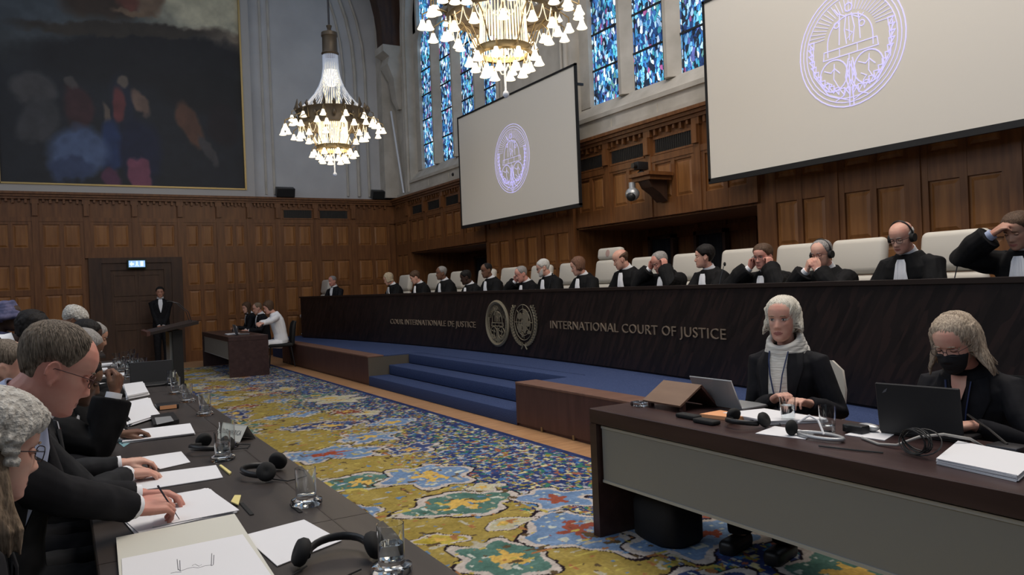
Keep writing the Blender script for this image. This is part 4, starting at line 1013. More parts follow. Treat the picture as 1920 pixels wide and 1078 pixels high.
# far desk things
for (px, py, lab) in ((408, 614, 'glass at the far-left desk, nearest the lectern'), (420, 612, 'glass beside the dark object on the far-left desk')):
    p = at(px, py, z=.75); p = Vector((3.0, 16.3 if px < 415 else 16.0, 0)); tumbler2(p.x, p.y, lab, .5, 'glasses on the far desk')
stack([(2.7, 15.6), (2.95, 15.6), (2.95, 15.3), (2.7, 15.3)], .751, 4, 'white papers on the far-left desk before its three people', None)
l4 = empty('laptop', (2.85, 15.15, .751), 0, 'small open laptop with pinkish grey lid on the far-left desk', 'laptop')
MB().rbox(0, .2, -.14, .14, 0, .018, .004, 1).build('keyboard_base', M['grey_cloth'], l4); MB().rbox(-.01, 0, -.14, .14, .01, .2, .003, 1, Matrix.Rotation(-.25, 4, 'Y')).build('screen_lid', M['grey_cloth'], l4)
# far clutter on the long table and the cross table behind the lectern's left
ct = empty('cross_table', (-1.2, 12.2, 0), 0, 'dark table running across the left end of the room behind counsel', 'table')
MB().rbox(-1.4, 1.7, -.35, .35, .71, .75, .004, 1).build('top', M['table'], ct)
for x in (-1.3, 1.6): MB().box(x-.03, x+.03, -.3, .3, .0125, .71).build('leg', M['table'], ct)
rnd = random.Random(11)
for k in range(9):
    x, y = .52+.08*(k % 3)+rnd.uniform(-.02, .02), 7.9+.27*k+rnd.uniform(-.06, .06)
    tumbler(x, y, .761, ['glass on the far part of the long table, %s' % w for w in ('nearest of the cluster', 'second from the near end', 'third from the near end', 'fourth from the near end', 'in the middle of the cluster', 'sixth from the near end', 'seventh from the near end', 'next to last', 'last before the lectern')][k], 'cluster of glasses at the far end of the long table', .5, 1.15)
for k, (x, y) in enumerate(((.25, 7.6), (.42, 8.3), (.3, 9.1), (.45, 9.8))):
    stack([(x-.12, y-.14), (x+.10, y-.14), (x+.10, y+.14), (x-.12, y+.14)], .761, 4, 'white papers toward the far end of the long table, ' + ('nearest pile', 'second pile', 'third pile', 'farthest pile')[k], GP)
# bench microphones
def bench_mic(y, lab):
    x = arc_x(y, .33); r = empty('desk_microphone', (x, y, 1.191), arc_ang(y)*-1, lab, 'microphone', 'gooseneck microphones on the bench')
    MB().rbox(-.04, .04, -.05, .05, 0, .03, .008, 2).build('base', M['black_plastic'], r); s = MB().tube([(0, 0, .03), (.03, -.03, .2), (.08, -.06, .40)], .004, 6).build('stem', M['dark_metal'], r); MB().ell((.09, -.065, .42), (.014, .014, .022)).build('microphone_head', M['black_soft'], r)
for y, lab in ((3.15, 'gooseneck microphone left of the judge at the right edge'), (5.75, 'gooseneck microphone beside the judge in profile with clasped hands'), (9.25, 'gooseneck microphone just left of the tallest chair')): bench_mic(y, lab)
# ------------------------------------------------------------------ people
def remesh(mb, vox, smooth=4):
    me = mb.mesh('tmp'); o = bpy.data.objects.new('tmp', me); C.objects.link(o)
    m = o.modifiers.new('r', 'REMESH'); m.mode = 'VOXEL'; m.voxel_size = vox; m.use_smooth_shade = True
    if smooth: s = o.modifiers.new('s', 'SMOOTH'); s.factor = .5; s.iterations = smooth
    dg = bpy.context.evaluated_depsgraph_get(); dg.update()
    out = bpy.data.meshes.new_from_object(o.evaluated_get(dg)); bpy.data.objects.remove(o); bpy.data.meshes.remove(me)
    out.polygons.foreach_set('use_smooth', [True]*len(out.polygons)); out.materials.clear(); return out
HZ = [0, .006, .016, .03, .047, .065, .085, .105, .122, .14, .155, .175, .195, .213, .226, .233, .2355]
HF = [.066, .078, .086, .087, .087, .086, .086, .085, .082, .087, .089, .086, .075, .057, .035, .014, .002]
HB = [.02, -.005, -.02, -.034, -.045, -.056, -.070, -.085, -.094, -.101, -.105, -.106, -.099, -.083, -.060, -.035, -.012]
HWd = [.016, .028, .040, .049, .055, .060, .065, .069, .0715, .074, .0755, .0755, .071, .060, .044, .025, .006]
def head_rings(nz=52, na=56, feat=1.0, off=None, male=1.0):
    rings = []
    for i in range(nz):
        t = i/(nz-1); z = .2355*(t if t < .9 else t)
        z = .2355*(1-(1-t)**1.15)
        f, b, w = (float(np.interp(z, HZ, q)) for q in (HF, HB, HWd))
        if male < 1: w *= .96
        cx, ax = (f+b)/2, (f-b)/2; ring = []
        for j in range(na):
            th = 2*PI*j/na; c, s = math.cos(th), math.sin(th)
            x = cx+ax*math.copysign(abs(c)**.92, c); y = w*math.copysign(abs(s)**.92, s); zz = z
            if c > 0 and feat:
                ay = abs(y); g = lambda a, s_: math.exp(-(a/s_)**2)
                dx = 0
                nh = np.interp(z, (.066, .072, .082, .105, .128), (0, .012, .024, .013, 0)); nw = np.interp(z, (.07, .082, .125), (.015, .013, .009))
                dx += nh*g(y, nw)+.006*g(ay-.013, .006)*g(z-.078, .007)
                dx -= .010*g(ay-.031, .014)*g(z-.121, .011); dx += .0045*g(ay-.028, .020)*g(z-.139, .007)
                dx += .0045*g(ay-.036, .014)*g(z-.096, .012)
                dx += .0055*g(y, .022)*(g(z-.0535, .0045)+g(z-.0425, .005))-.0035*g(y, .024)*g(z-.048, .0022)
                dx += .005*g(y, .018)*g(z-.018, .010)-.002*g(y, .02)*g(z-.033, .004)
                x += dx*feat
            p = Vector((x, y, zz))
            if off:
                d = Vector((c/ax, s/w, 0)); d.normalize(); o_ = off(th if th <= PI else th-2*PI, z)
                up = float(np.interp(z, (.15, .2355), (0, 1)))
                n_ = Vector((d.x*(1-up*.75), d.y*(1-up*.75), up)); n_.normalize(); p += n_*o_
            ring.append(p)
        rings.append(ring)
    return rings
def hair_off(kind, thick, seed=0):
    def f(th, z):
        a = abs(math.degrees(th))
        if kind == 'short': line = np.interp(a, (0, 35, 55, 75, 95, 112, 140, 180), (.190, .186, .165, .125, .128, .120, .062, .050)); top = 9
        elif kind == 'receding': line = np.interp(a, (0, 20, 45, 60, 75, 95, 112, 140, 180), (.214, .220, .208, .172, .130, .130, .120, .062, .050)); top = 9
        elif kind == 'bald': line = np.interp(a, (0, 60, 75, 95, 112, 140, 180), (.3, .3, .140, .132, .120, .062, .050)); top = np.interp(a, (0, 70, 100, 180), (0, .155, .178, .192))
        elif kind == 'full': line = np.interp(a, (0, 40, 60, 80, 100, 120, 180), (.180, .180, .150, .07, .05, .04, .03)); top = 9
        elif kind == 'swept': line = np.interp(a, (0, 30, 50, 68, 85, 100, 120, 180), (.205, .200, .182, .140, .085, .05, .04, .03)); top = 9
        elif kind == 'wig': line = np.interp(a, (0, 45, 60, 80, 100, 120, 180), (.172, .168, .150, .120, .120, .105, .06)); top = 9
        w = min(1, max(0, (z-line)/.034+.28)); w *= min(1, max(0, (top-z)/.025)) if top < 1 else 1; w = w**.6 if w > 0 else 0
        nn = noise.noise(Vector((th*5+seed, z*30, seed)))*.5+noise.noise(Vector((th*17, z*60+seed, 3)))*.3
        return -.008+(.008+thick*float(np.interp(a, (0, 30, 75), (.45, .6, 1)) if kind != 'wig' else 1)*(1+.55*nn))*w
    return f
def ik(S, W, l1, l2, hint):
    d = W-S; L = min(d.length, (l1+l2)*.995); d = d.normalized(); W = S+d*L
    a = (l1*l1-l2*l2+L*L)/(2*L); h = math.sqrt(max(0, l1*l1-a*a)); n = hint-d*hint.dot(d); n.normalize(); return S+d*a+n*h, W
def hand(mb, W, fd, up, side, curl=25, sc=1.0, thumb=0.0, spread=1.0):
    """W wrist, fd finger direction, up = back of the hand, side +1 left / -1 right hand (thumb side)"""
    fd = Vector(fd).normalized(); up = Vector(up); up = (up-fd*up.dot(fd)).normalized(); lat = up.cross(fd)*(-side)
    # thumb side: for a palm-down right hand pointing forward the thumb is on the left (+lat)
    P = lambda x, y, z: W+(fd*x+lat*y+up*z)*sc
    ys = (-.030, -.010, .011, .031); Ls = (.060, .074, .080, .071)
    curls = curl if hasattr(curl, '__len__') else (curl*1.15, curl*1.05, curl, curl*.9)
    for k in range(4):
        kx = .083-(.008, .002, 0, .004)[k]
        mb.tube([P(-.01, ys[k]*.55, 0), P(.03, ys[k]*.85, .002), P(kx, ys[k], .003)], [.0175*sc, .0155*sc, .0125*sc], 8)
        p = Vector((kx, ys[k], .003)); ang = 0; r0 = (.0082, .0090, .0094, .0092)[k]; pts = [P(*p)]; rr = [r0*1.12*sc]
        for q, fr in enumerate((.45, .30, .25)):
            ang += math.radians(curls[k])*(1, 1.15, .8)[q]
            p = p+Vector((math.cos(ang)*Ls[k]*fr, ys[k]*.10*spread*fr, -math.sin(ang)*Ls[k]*fr)); pts.append(P(*p)); rr.append(r0*sc*(1, .93, .80)[q])
        mb.tube(pts, rr, 8); mb.ell(pts[-1], (rr[-1],)*3, 8, 6)
        for q in (0, 1, 2): mb.ell(pts[q], (rr[q]*1.06,)*3, 8, 6)
    mb.ell(P(.045, 0, -.003), (.030*sc,)*3, 10, 8) if False else None
    mb.tube([P(.0, .004, -.002), P(.05, .0, -.004), P(.078, 0, -.002)], [.021*sc, .024*sc, .014*sc], 8)
    t0 = Vector((.015, .022, -.006)); c = thumb
    pts = [t0, t0+Vector((.028, .022-.010*c, -.010)), t0+Vector((.058, .036-.026*c, -.018-.004*c)), t0+Vector((.080, .040-.036*c, -.026-.006*c))]
    mb.tube([P(*q) for q in pts], [.0165*sc, .0135*sc, .0105*sc, .0085*sc], 8); mb.ell(P(*pts[-1]), (.0087*sc,)*3, 8, 6)
    return P
def person(name, head, facing, label, floor=0, lean=12, hyaw=0, hpitch=8, hroll=0, sk='fair', hair=('short', .012, 'grey'), cloth='robe', hands=None,
           vox=.006, sc=1.0, male=1, eyes='down', extras=(), long_hair=None, stand=False, shirt='jabot', sitz=None, sub_hv=None, group=None, cat='person', legs=True, cuffs='white_cloth', nose=1.0, legm='suit', hairlabel=None):
    th = math.radians; A = th(facing)
    # --- skeleton in the local frame (+X forward, +Y left)
    lean_ = th(lean); sp = []; p = Vector((0, 0, 0)); N = 10; L = .58 if male else .55
    for i in range(N+1):
        sp.append(p.copy()); a = lean_*(.35+1.0*i/N); p = p+Vector((math.sin(a), 0, math.cos(a)))*L/N
    def spine(t):
        t = max(-.2, min(1.1, t))*N; i = int(max(0, min(N-1, math.floor(t)))); return sp[i]+(sp[i+1]-sp[i])*(t-i)
    def sdir(t):
        i = int(max(0, min(N-1, t*N))); return (sp[i+1]-sp[i]).normalized()
    na_ = lean_*1.35+th(12)+th(hpitch)*.35; ndir = Vector((math.sin(na_), 0, math.cos(na_)))
    piv = sp[-1]+ndir*.085
    HM = Matrix.Translation(piv) @ Matrix.Rotation(th(hyaw), 4, 'Z') @ Matrix.Rotation(th(hpitch), 4, 'Y') @ Matrix.Rotation(th(hroll), 4, 'X') @ Matrix.Translation((.018, 0, -.052))
    hc = HM @ Vector((0, 0, .118))
    head = Vector(head); hip = (head.z-floor)/sc-hc.z
    lift = Vector((0, 0, hip)); sp = [q+lift for q in sp]; HM = Matrix.Translation(lift) @ HM; hc = hc+lift; piv = piv+lift
    R = Rz(A); off = (R @ hc)*sc; root = (head.x-off.x, head.y-off.y, floor)
    r = empty('person', root, A, label, cat, group); r.scale = (sc, sc, sc)
    inv = (Matrix.Translation(root) @ R @ Matrix.Scale(sc, 4)).inverted()
    bw = 1.0 if male else .90
    Y = Vector((0, 1, 0))
    def ring(t, a, b, n=20, cen=None):
        c = cen or spine(t); f = sdir(min(1, max(0, t))).cross(Y)*-1
        f = Y.cross(sdir(min(1, max(0, t))))
        return [c+Y*(a*math.copysign(abs(math.sin(q))**.85, math.sin(q)))+f*(b*math.copysign(abs(math.cos(q))**.9, math.cos(q))) for q in (2*PI*j/n for j in range(n))]
    TA = ((-.12, .150, .115), (0, .165, .125), (.25, .150, .112), (.5, .162, .120), (.72, .178, .122), (.86, .165, .100), (.96, .095, .075), (1.02, .062, .060))
    def torso(mb, o):
        mb.loft([ring(t, (a+o)*bw, b+o, cen=(sp[0]-Vector((0, 0, .06)) if t < 0 else None)) for t, a, b in TA])
    def tpt(t, y, o):
        a = float(np.interp(t, [q[0] for q in TA], [q[1] for q in TA]))*bw+o; b = float(np.interp(t, [q[0] for q in TA], [q[2] for q in TA]))+o
        f = Y.cross(sdir(min(1, max(0, t)))); yy = max(-.98, min(.98, y/a)); return spine(t)+Y*y+f*(b*(1-abs(yy)**2.2)**.48)
    sh = {s: spine(.84)+Vector((-.005, s*.168*bw, 0)) for s in (1, -1)}
    arms = {}
    for s in (1, -1):
        h = (hands or {}).get('L' if s > 0 else 'R') or dict(at=('B', .36, .13, .34))
        k, *v = h['at']; v = Vector(v)
        if k == 'H': W = hc+v
        elif k == 'W': W = inv @ v
        else: W = Vector((v.x, s*abs(v.y) if k == 'B' else v.y, sp[0].z+v.z-.12))
        E_, W = ik(sh[s], W, .285, .255, Vector(h.get('elbow', (-.25, s*.75, -1))))
        fd = h.get('dir'); fd = (R.inverted() @ Vector(fd)) if fd and h.get('world') else Vector(fd) if fd else (W-E_)
        up = h.get('up', (0, 0, 1)); up = (R.inverted() @ Vector(up)) if h.get('world') else Vector(up)
        arms[s] = (sh[s], E_, W, fd, up, h)
    # --- body: one continuous skin
    mb = MB(); torso(mb, -.012)
    mb.loft(head_rings(feat=nose, male=male)); mb.v = mb.v[:len(mb.v)-52*56]+[tuple(HM @ Vector(v)) for v in mb.v[-52*56:]]
    nr = .056 if male else .046
    mb.tube([sp[-1]-ndir*.05, sp[-1]+ndir*.02, HM @ Vector((-.020, 0, .055)), HM @ Vector((-.02, 0, .09))], [nr*1.25, nr, nr*.98, nr*.9], 16)
    for s in (1, -1):
        T = HM @ Matrix.Translation((-.010, s*.0735, .104)) @ Matrix.Rotation(s*-.30, 4, 'Z') @ Matrix.Rotation(-.15, 4, 'Y')
        mb.ell((0, 0, 0), (.0165, .0055, .030), 12, 8, T)
        mb.tube([T @ Vector((-.002+.0175*math.cos(a), s*.005, .003+.028*math.sin(a))) for a in np.linspace(-1.0, 3.6, 10)], .0036, 6); mb.ell((.004, s*.002, -.028), (.007, .005, .009), 8, 6, T)
        S, E_, W, fd, up, h = arms[s]
        mb.tube([S, S+(E_-S)*.5, E_, E_+(W-E_)*.3, E_+(W-E_)*.7, W, W+fd.normalized()*.012], [.050*bw, .044*bw, .038*bw, .040*bw, .031*bw, .0245*bw, .022*bw], 10)
        if h.get('show', 1): hand(mb, W, fd, up, s, h.get('curl', 28), .98*bw**.5, h.get('thumb', .4))
    if legs:
        for s in (1, -1):
            hj = sp[0]+Vector((0, s*.09, -.06)); kz = min(hj.z, .52)
            if stand: k_ = Vector((.02, s*.09, hj.z*.52)); an = Vector((0, s*.09, .06))
            else: k_ = Vector((.42, s*.12, kz)); an = Vector((.40, s*.12, .08))
            mb.tube([hj, k_, an], [.075, .052, .036], 10)
    body = remesh(mb, vox, 5 if vox < .0045 else 3)
    body.materials.append(M['skin_'+sk]); body.materials.append(M['lips_dark' if sk in ('dark', 'brown') else 'lips']); body.materials.append(M['lash']); body.materials.append(M['eye_white']); body.materials.append(M['iris'])
    hi = HM.inverted(); mi = []
    for pl in body.polygons:
        q = hi @ pl.center; i = 0
        if q.x > .07 and abs(q.y) < .0245 and abs(q.z-.048) < .0085*(1-(q.y/.026)**2)+.0015: i = 1
        mi.append(i)
    body.polygons.foreach_set('material_index', mi)
    # eyes joined into the same mesh
    e = MB()
    for s in (1, -1):
        c0 = Vector((.0725, s*.031, .1205))
        if eyes == 'open':
            e.mi = 3; e.ell(c0+Vector((-.003, 0, 0)), (.0105, .0125, .0065), 12, 8, HM); e.mi = 4; e.ell(c0+Vector((.0058, 0, 0)), (.0032, .0050, .0048), 10, 6, HM)
            e.mi = 2; e.tube([HM @ (c0+Vector((.0065-.004*abs(t)**2, t*.0135, .0062-.004*t*t))) for t in (-1, -.5, 0, .5, 1)], .0013, 5)
        else:
            e.mi = 0; e.ell(c0+Vector((-.002, 0, .001)), (.0105, .0135, .0085), 12, 8, HM)
            e.mi = 2; e.tube([HM @ (c0+Vector((.0085-.004*abs(t)**2, t*.0135, -.0045+.002*t*t))) for t in (-1, -.5, 0, .5, 1)], .0013, 5)
    bm = bmesh.new(); bm.from_mesh(body); em = e.mesh('e'); fix(em)
    for m in (0, 1, 2, 3, 4): em.materials.append(None)
    em.polygons.foreach_set('material_index', e.m); em.polygons.foreach_set('use_smooth', [True]*len(em.polygons)); bm.from_mesh(em); bm.to_mesh(body); bm.free()
    link('body', body, r)
    # eyebrows
    if hair:
        eb = MB()
        for s in (1, -1): eb.tube([HM @ Vector((.0885-.010*(t)**2, s*(.016+.030*t), .1395+.004*math.sin(t*2.6)-.003*t)) for t in (0, .35, .7, 1)], [.0022, .003, .0026, .0012], 6)
        eb.build('eyebrows', M['h_'+hair[2]] if hair[2] not in ('white', 'platinum') else M['h_grey'] if hair[2] == 'white' else M['h_light'], r, smooth=80)
        hm_ = MB().loft(head_rings(64, 96, 0, hair_off(hair[0], hair[1], hash_(label)), male)); hm_.v = [tuple(HM @ Vector(v)) for v in hm_.v]
        mt = M['wig'] if hair[0] == 'wig' else M['h_'+hair[2]]
        if long_hair:
            hm2 = hm_; long_hair(hm2, HM, sp); me = remesh(hm2, .0045 if vox < .0045 else .006, 2)
            for v in me.vertices:
                q = hi @ v.co; n_ = noise.noise(Vector((math.atan2(q.y, q.x)*16, q.z*9, 1)))*.0035+noise.noise(Vector((math.atan2(q.y, q.x)*40, q.z*14, 7)))*.002
                rad = Vector((q.x, q.y, 0)).normalized() if q.xy.length > 1e-4 else Vector((0, 0, 1)); v.co = HM @ (q+rad*n_)
            if vox < .0045 and hair[0] != 'wig': strands(me, HM, 520, .006, .0017, True, 3)
            me.materials.append(mt); link('wig' if hair[0] == 'wig' else 'hair', me, r)
        else:
            ho = hm_.build('wig' if hair[0] == 'wig' else 'hair', mt, r, smooth=75)
            if vox < .0045: strands(ho.data, HM, 620, .003, .0013, False, 5, lambda t_: float(np.interp(abs(math.degrees(t_)), (0, 20, 45, 60, 75, 95, 112, 140, 180), (.214, .220, .208, .176, .136, .136, .124, .070, .058))))
    # --- clothing
    mb = MB(); rb = cloth == 'robe'; o = .030 if rb else .014
    torso(mb, o)
    for s in (1, -1):
        S, E_, W, fd, up, h = arms[s]
        if rb:
            mb.tube([S+Vector((0, -s*.05, .015)), S+Vector((0, s*.01, 0)), S+(E_-S)*.5, E_, E_+(W-E_)*.45, E_+(W-E_)*.86], [.075, .088, .085, .082, .085, .088], 14)
        else:
            mb.tube([S+Vector((0, -s*.05, .01)), S+Vector((0, s*.012, 0)), S+(E_-S)*.5, E_, E_+(W-E_)*.5, E_+(W-E_)*h.get('sleeve', .93)], [.064*bw, .072*bw, .063*bw, .056*bw, .051*bw, .043*bw], 14)
    if legs:
        for s in (1, -1):
            hj = sp[0]+Vector((0, s*.085, -.06)); kz = min(hj.z, .52)
            if stand: mb.tube([hj, Vector((.02, s*.09, hj.z*.52)), Vector((0, s*.09, .05))], [.10, .075, .062], 12)
            else: mb.tube([hj, Vector((.42, s*.12, kz)), Vector((.40, s*.12, .09))], [.098, .075, .062], 12)
    me = remesh(mb, max(vox, .006), 6)
    sd = hash_(label)
    co_ = np.empty(len(me.vertices)*3, np.float32); me.vertices.foreach_get('co', co_); co_ = co_.reshape(-1, 3)
    no_ = np.empty(len(me.vertices)*3, np.float32); me.vertex_normals.foreach_get('vector', no_); no_ = no_.reshape(-1, 3)
    n_ = np.array([noise.noise(Vector((x*9+sd, y*13, z*4)))*(.010 if rb else .006)+noise.noise(Vector((x*22, y*24+sd, z*9)))*.004 for x, y, z in co_.tolist()], np.float32)
    me.vertices.foreach_set('co', (co_+no_*n_[:, None]).ravel()); me.update()
    me.materials.append(M[{'robe': 'robe', 'suit': 'suit', 'suit_grey': 'suit_grey'}.get(cloth, cloth)]); link('robe' if rb else 'jacket' if cloth.startswith('suit') else 'shirt', me, r)
    if legs:
        f = MB()
        for s in (1, -1): f.rbox(-.07, .17, s*.12-.045 if not stand else s*.09-.045, s*.12+.045 if not stand else s*.09+.045, .0, .085, .03, 3, Matrix.Translation((.40 if not stand else 0, 0, 0)))
        f.build('shoes', M['black_plastic'], r, smooth=60)
    def patch(nm, rows, o, m, thick=.004, pleat=0):
        """rows: (t, y0, y1)"""
        b = MB(); rg = []
        for t, y0, y1 in rows:
            k = 13; fr = [tpt(t, y0+(y1-y0)*j/(k-1), o+(pleat*math.sin(j*2.6) if pleat else 0)) for j in range(k)]; bk = [tpt(t, y0+(y1-y0)*j/(k-1), o-thick) for j in range(k-1, -1, -1)]; rg.append(fr+bk)
        b.loft(rg); return b.build(nm, M[m], r, smooth=60)
    co = o+.012
    def collar(nm, m, r0=.072, h0=-.035, h1=.045, th_=.006):
        b = MB(); rg = []
        c0, c1 = sp[-1]+ndir*h0, sp[-1]+ndir*h1; f = Y.cross(ndir)
        for c, rr in ((c0, r0*1.25), (c0+(c1-c0)*.5, r0*1.02), (c1, r0*.96), (c1, r0*.96-th_), (c0, r0*1.2-th_)):
            rg.append([c+(f*math.cos(q)*1.0+Y*math.sin(q)*.95)*rr*bw for q in (2*PI*j/24 for j in range(24))])
        b.loft(rg, cap=False); return b.build(nm, M[m], r, smooth=60)
    if shirt == 'jabot':
        collar('collar', 'white_cloth', .069); patch('jabot', [(.97, -.028, .028), (.92, -.040, .040), (.82, -.046, .046), (.70, -.058, .058), (.52, -.070, .070)], co+.004, 'white_cloth', .006, .0045)
    elif shirt == 'open_bands':
        collar('collar', 'white_cloth', .069)
        for s in (-1, 1): patch('neck_band', [(.97, min(s*.012, s*.04), max(s*.012, s*.04)), (.8, min(s*.03, s*.065), max(s*.03, s*.065)), (.6, min(s*.05, s*.09), max(s*.05, s*.09))], co+.004, 'white_cloth')
    elif shirt in ('white', 'blue', 'plain_white'):
        m_ = 'blue_shirt' if shirt == 'blue' else 'white_cloth'; W_ = 1.7 if shirt == 'blue' else 1.0
        collar('shirt_collar', m_, .071, -.03, .05); patch('shirt_front', [(.99, -.035*W_, .035*W_), (.86, -.052*W_, .052*W_), (.68, -.036*W_, .036*W_), (.48, -.012, .012)], co, m_)
        for s in (1, -1):
            patch('lapel', [(.95, min(s*.040*W_, s*.085*W_), max(s*.040*W_, s*.085*W_)), (.82, min(s*.045*W_, s*.115*W_**.5), max(s*.045*W_, s*.115*W_**.5)), (.66, min(s*.030*W_, s*.080*W_), max(s*.030*W_, s*.080*W_)), (.47, min(s*.004, s*.018), max(s*.004, s*.018))], co+.005, cloth if cloth in M else 'suit', .005)
    if cuffs and not rb or cuffs and rb:
        for s in (1, -1):
            S, E_, W, fd, up, h = arms[s]
            if not h.get('show', 1): continue
            a_, b_ = (.80, .97) if not rb else (.78, .98)
            MB().tube([E_+(W-E_)*a_, E_+(W-E_)*(a_+.03), E_+(W-E_)*b_], [.036*bw, .0365*bw, .0355*bw], 16).build('cuff', M[cuffs], r, smooth=60)
    # --- accessories
    for ex in extras:
        if ex == 'glasses':
            b = MB(); q = .0013 if vox < .0045 else .0018
            for s in (1, -1):
                c = Vector((.0925, s*.033, .1175)); b.tube([HM @ (c+Vector((-.10*abs(.024*math.cos(a)*1)*1, .0255*math.copysign(abs(math.cos(a))**.6, math.cos(a)), .017*math.copysign(abs(math.sin(a))**.7, math.sin(a))))) for a in np.linspace(0, 2*PI, 21)[:-1]], q, 5, closed=True)
                b.tube([HM @ Vector((.088, s*.0585, .124)), HM @ Vector((.04, s*.0755, .122)), HM @ Vector((-.01, s*.0785, .118)), HM @ Vector((-.025, s*.078, .100))], q, 5)
            b.tube([HM @ Vector((.0935, -.008, .120)), HM @ Vector((.097, 0, .122)), HM @ Vector((.0935, .008, .120))], q, 5)
            b.build('glasses', M['dark_metal'] if sk != 'pink' else mat('glasses_frame', (.08, .03, .03), .4), r, smooth=80)
        elif ex == 'headset':
            b = MB(); b.tube([HM @ Vector((-.012, .092*math.cos(a), .125+.122*math.sin(a))) for a in np.linspace(0, PI, 20)], .0065, 6)
            hs = link_b = b.build('headset', M['black_plastic'], r, smooth=70)
            for s in (1, -1):
                c = MB(); c.tube([HM @ Vector((-.008, s*.076, .108)), HM @ Vector((-.008, s*.102, .108))], [.036, .032], 18); c.build('ear_cup', M['black_soft'], hs, smooth=50)
        elif ex == 'mask':
            def mo(t_, z):
                a = abs(math.degrees(t_)); w = min(1, max(0, (86-a)/10)); top = .100+.010*math.cos(t_*2)
                w *= min(1, max(0, (top-z)/.006)); return -.008+(.013+.010*max(0, math.cos(t_*1.3))*math.exp(-((z-.065)/.03)**2))*w
            b = MB().loft(head_rings(50, 72, .6, mo, male)); b.v = [tuple(HM @ Vector(v)) for v in b.v]
            mk_ = b.build('face_mask', M['mask_cloth'], r, smooth=70)
        elif ex == 'rollneck':
            b = MB()
            for q, (h_, rr) in enumerate(((-.07, .120), (-.044, .116), (-.014, .106), (.014, .097), (.038, .090))):
                f = Y.cross(ndir); c = sp[-1]+ndir*h_+f*(.018-.002*q)
                b.tube([c+f*math.cos(a)*rr*bw*1.02+Y*math.sin(a)*rr*bw+ndir*(-.022*math.cos(a)) for a in np.linspace(0, 2*PI, 33)[:-1]], .020, 8, closed=True)
            me = remesh(b, .005, 5); me.materials.append(M['knit']); link('roll_neck', me, r)
            patch('shirt_front', [(.99, -.05, .05), (.85, -.055, .055), (.6, -.06, .06), (.3, -.06, .06), (.05, -.055, .055)], co, 'knit')
            for s in (1, -1): patch('lapel', [(.95, min(s*.052, s*.11), max(s*.052, s*.11)), (.82, min(s*.052, s*.13), max(s*.052, s*.13)), (.62, min(s*.055, s*.10), max(s*.055, s*.10)), (.40, min(s*.058, s*.075), max(s*.058, s*.075))], co+.006, 'suit', .006)
        elif ex == 'neckline':
            patch('neckline', [(1.0, -.032, .032), (.93, -.030, .030), (.84, -.014, .014), (.78, -.002, .002)], co, 'skin_'+sk)
            for s in (1, -1): patch('lapel', [(.97, min(s*.035, s*.10), max(s*.035, s*.10)), (.82, min(s*.025, s*.12), max(s*.025, s*.12)), (.62, min(s*.008, s*.07), max(s*.008, s*.07))], co+.006, 'suit', .006)
        elif ex == 'lanyard':
            b = MB()
            for s in (1, -1): b.tube([tpt(t, s*y, co+.012) for t, y in ((.97, .052), (.88, .046), (.75, .034), (.6, .020), (.46, .005), (.42, .0))], .0042, 6, flat=.5)
            ln = b.build('lanyard', M['lanyard'], r, smooth=60)
            c = tpt(.36, 0, co+.012); MB().rbox(c.x-.002, c.x+.002, -.028, .028, c.z-.045, c.z+.04, .0015, 1).build('badge', M['silver'], ln)
        elif ex == 'pen':
            S, E_, W, fd, up, h = arms[-1]; f = fd.normalized(); tip = W+f*.118+Vector((0, .0, -.052)); b = MB().tube([tip, tip+Vector((-.02, -.02, .05))*2.4], [.001, .0032], 8); b.build('pen', M['ink'], r)
        elif ex == 'red_tie':
            patch('tie', [(.95, -.012, .012), (.8, -.018, .018), (.5, -.022, .022)], co+.006, 'red_cloth')
        elif ex == 'beard':
            def bo(t_, z):
                a = abs(math.degrees(t_)); top = np.interp(a, (0, 20, 35, 70, 85), (.040, .045, .075, .11, .12)); w = min(1, max(0, (88-a)/8))*min(1, max(0, (top-z)/.008)); return -.008+.018*w
            b = MB().loft(head_rings(50, 72, .6, bo, male)); b.v = [tuple(HM @ Vector(v)) for v in b.v]; b.build('beard', M['h_white'], r, smooth=70)
    return r
def hash_(s): return sum(ord(c)*(i+3) for i, c in enumerate(s)) % 97
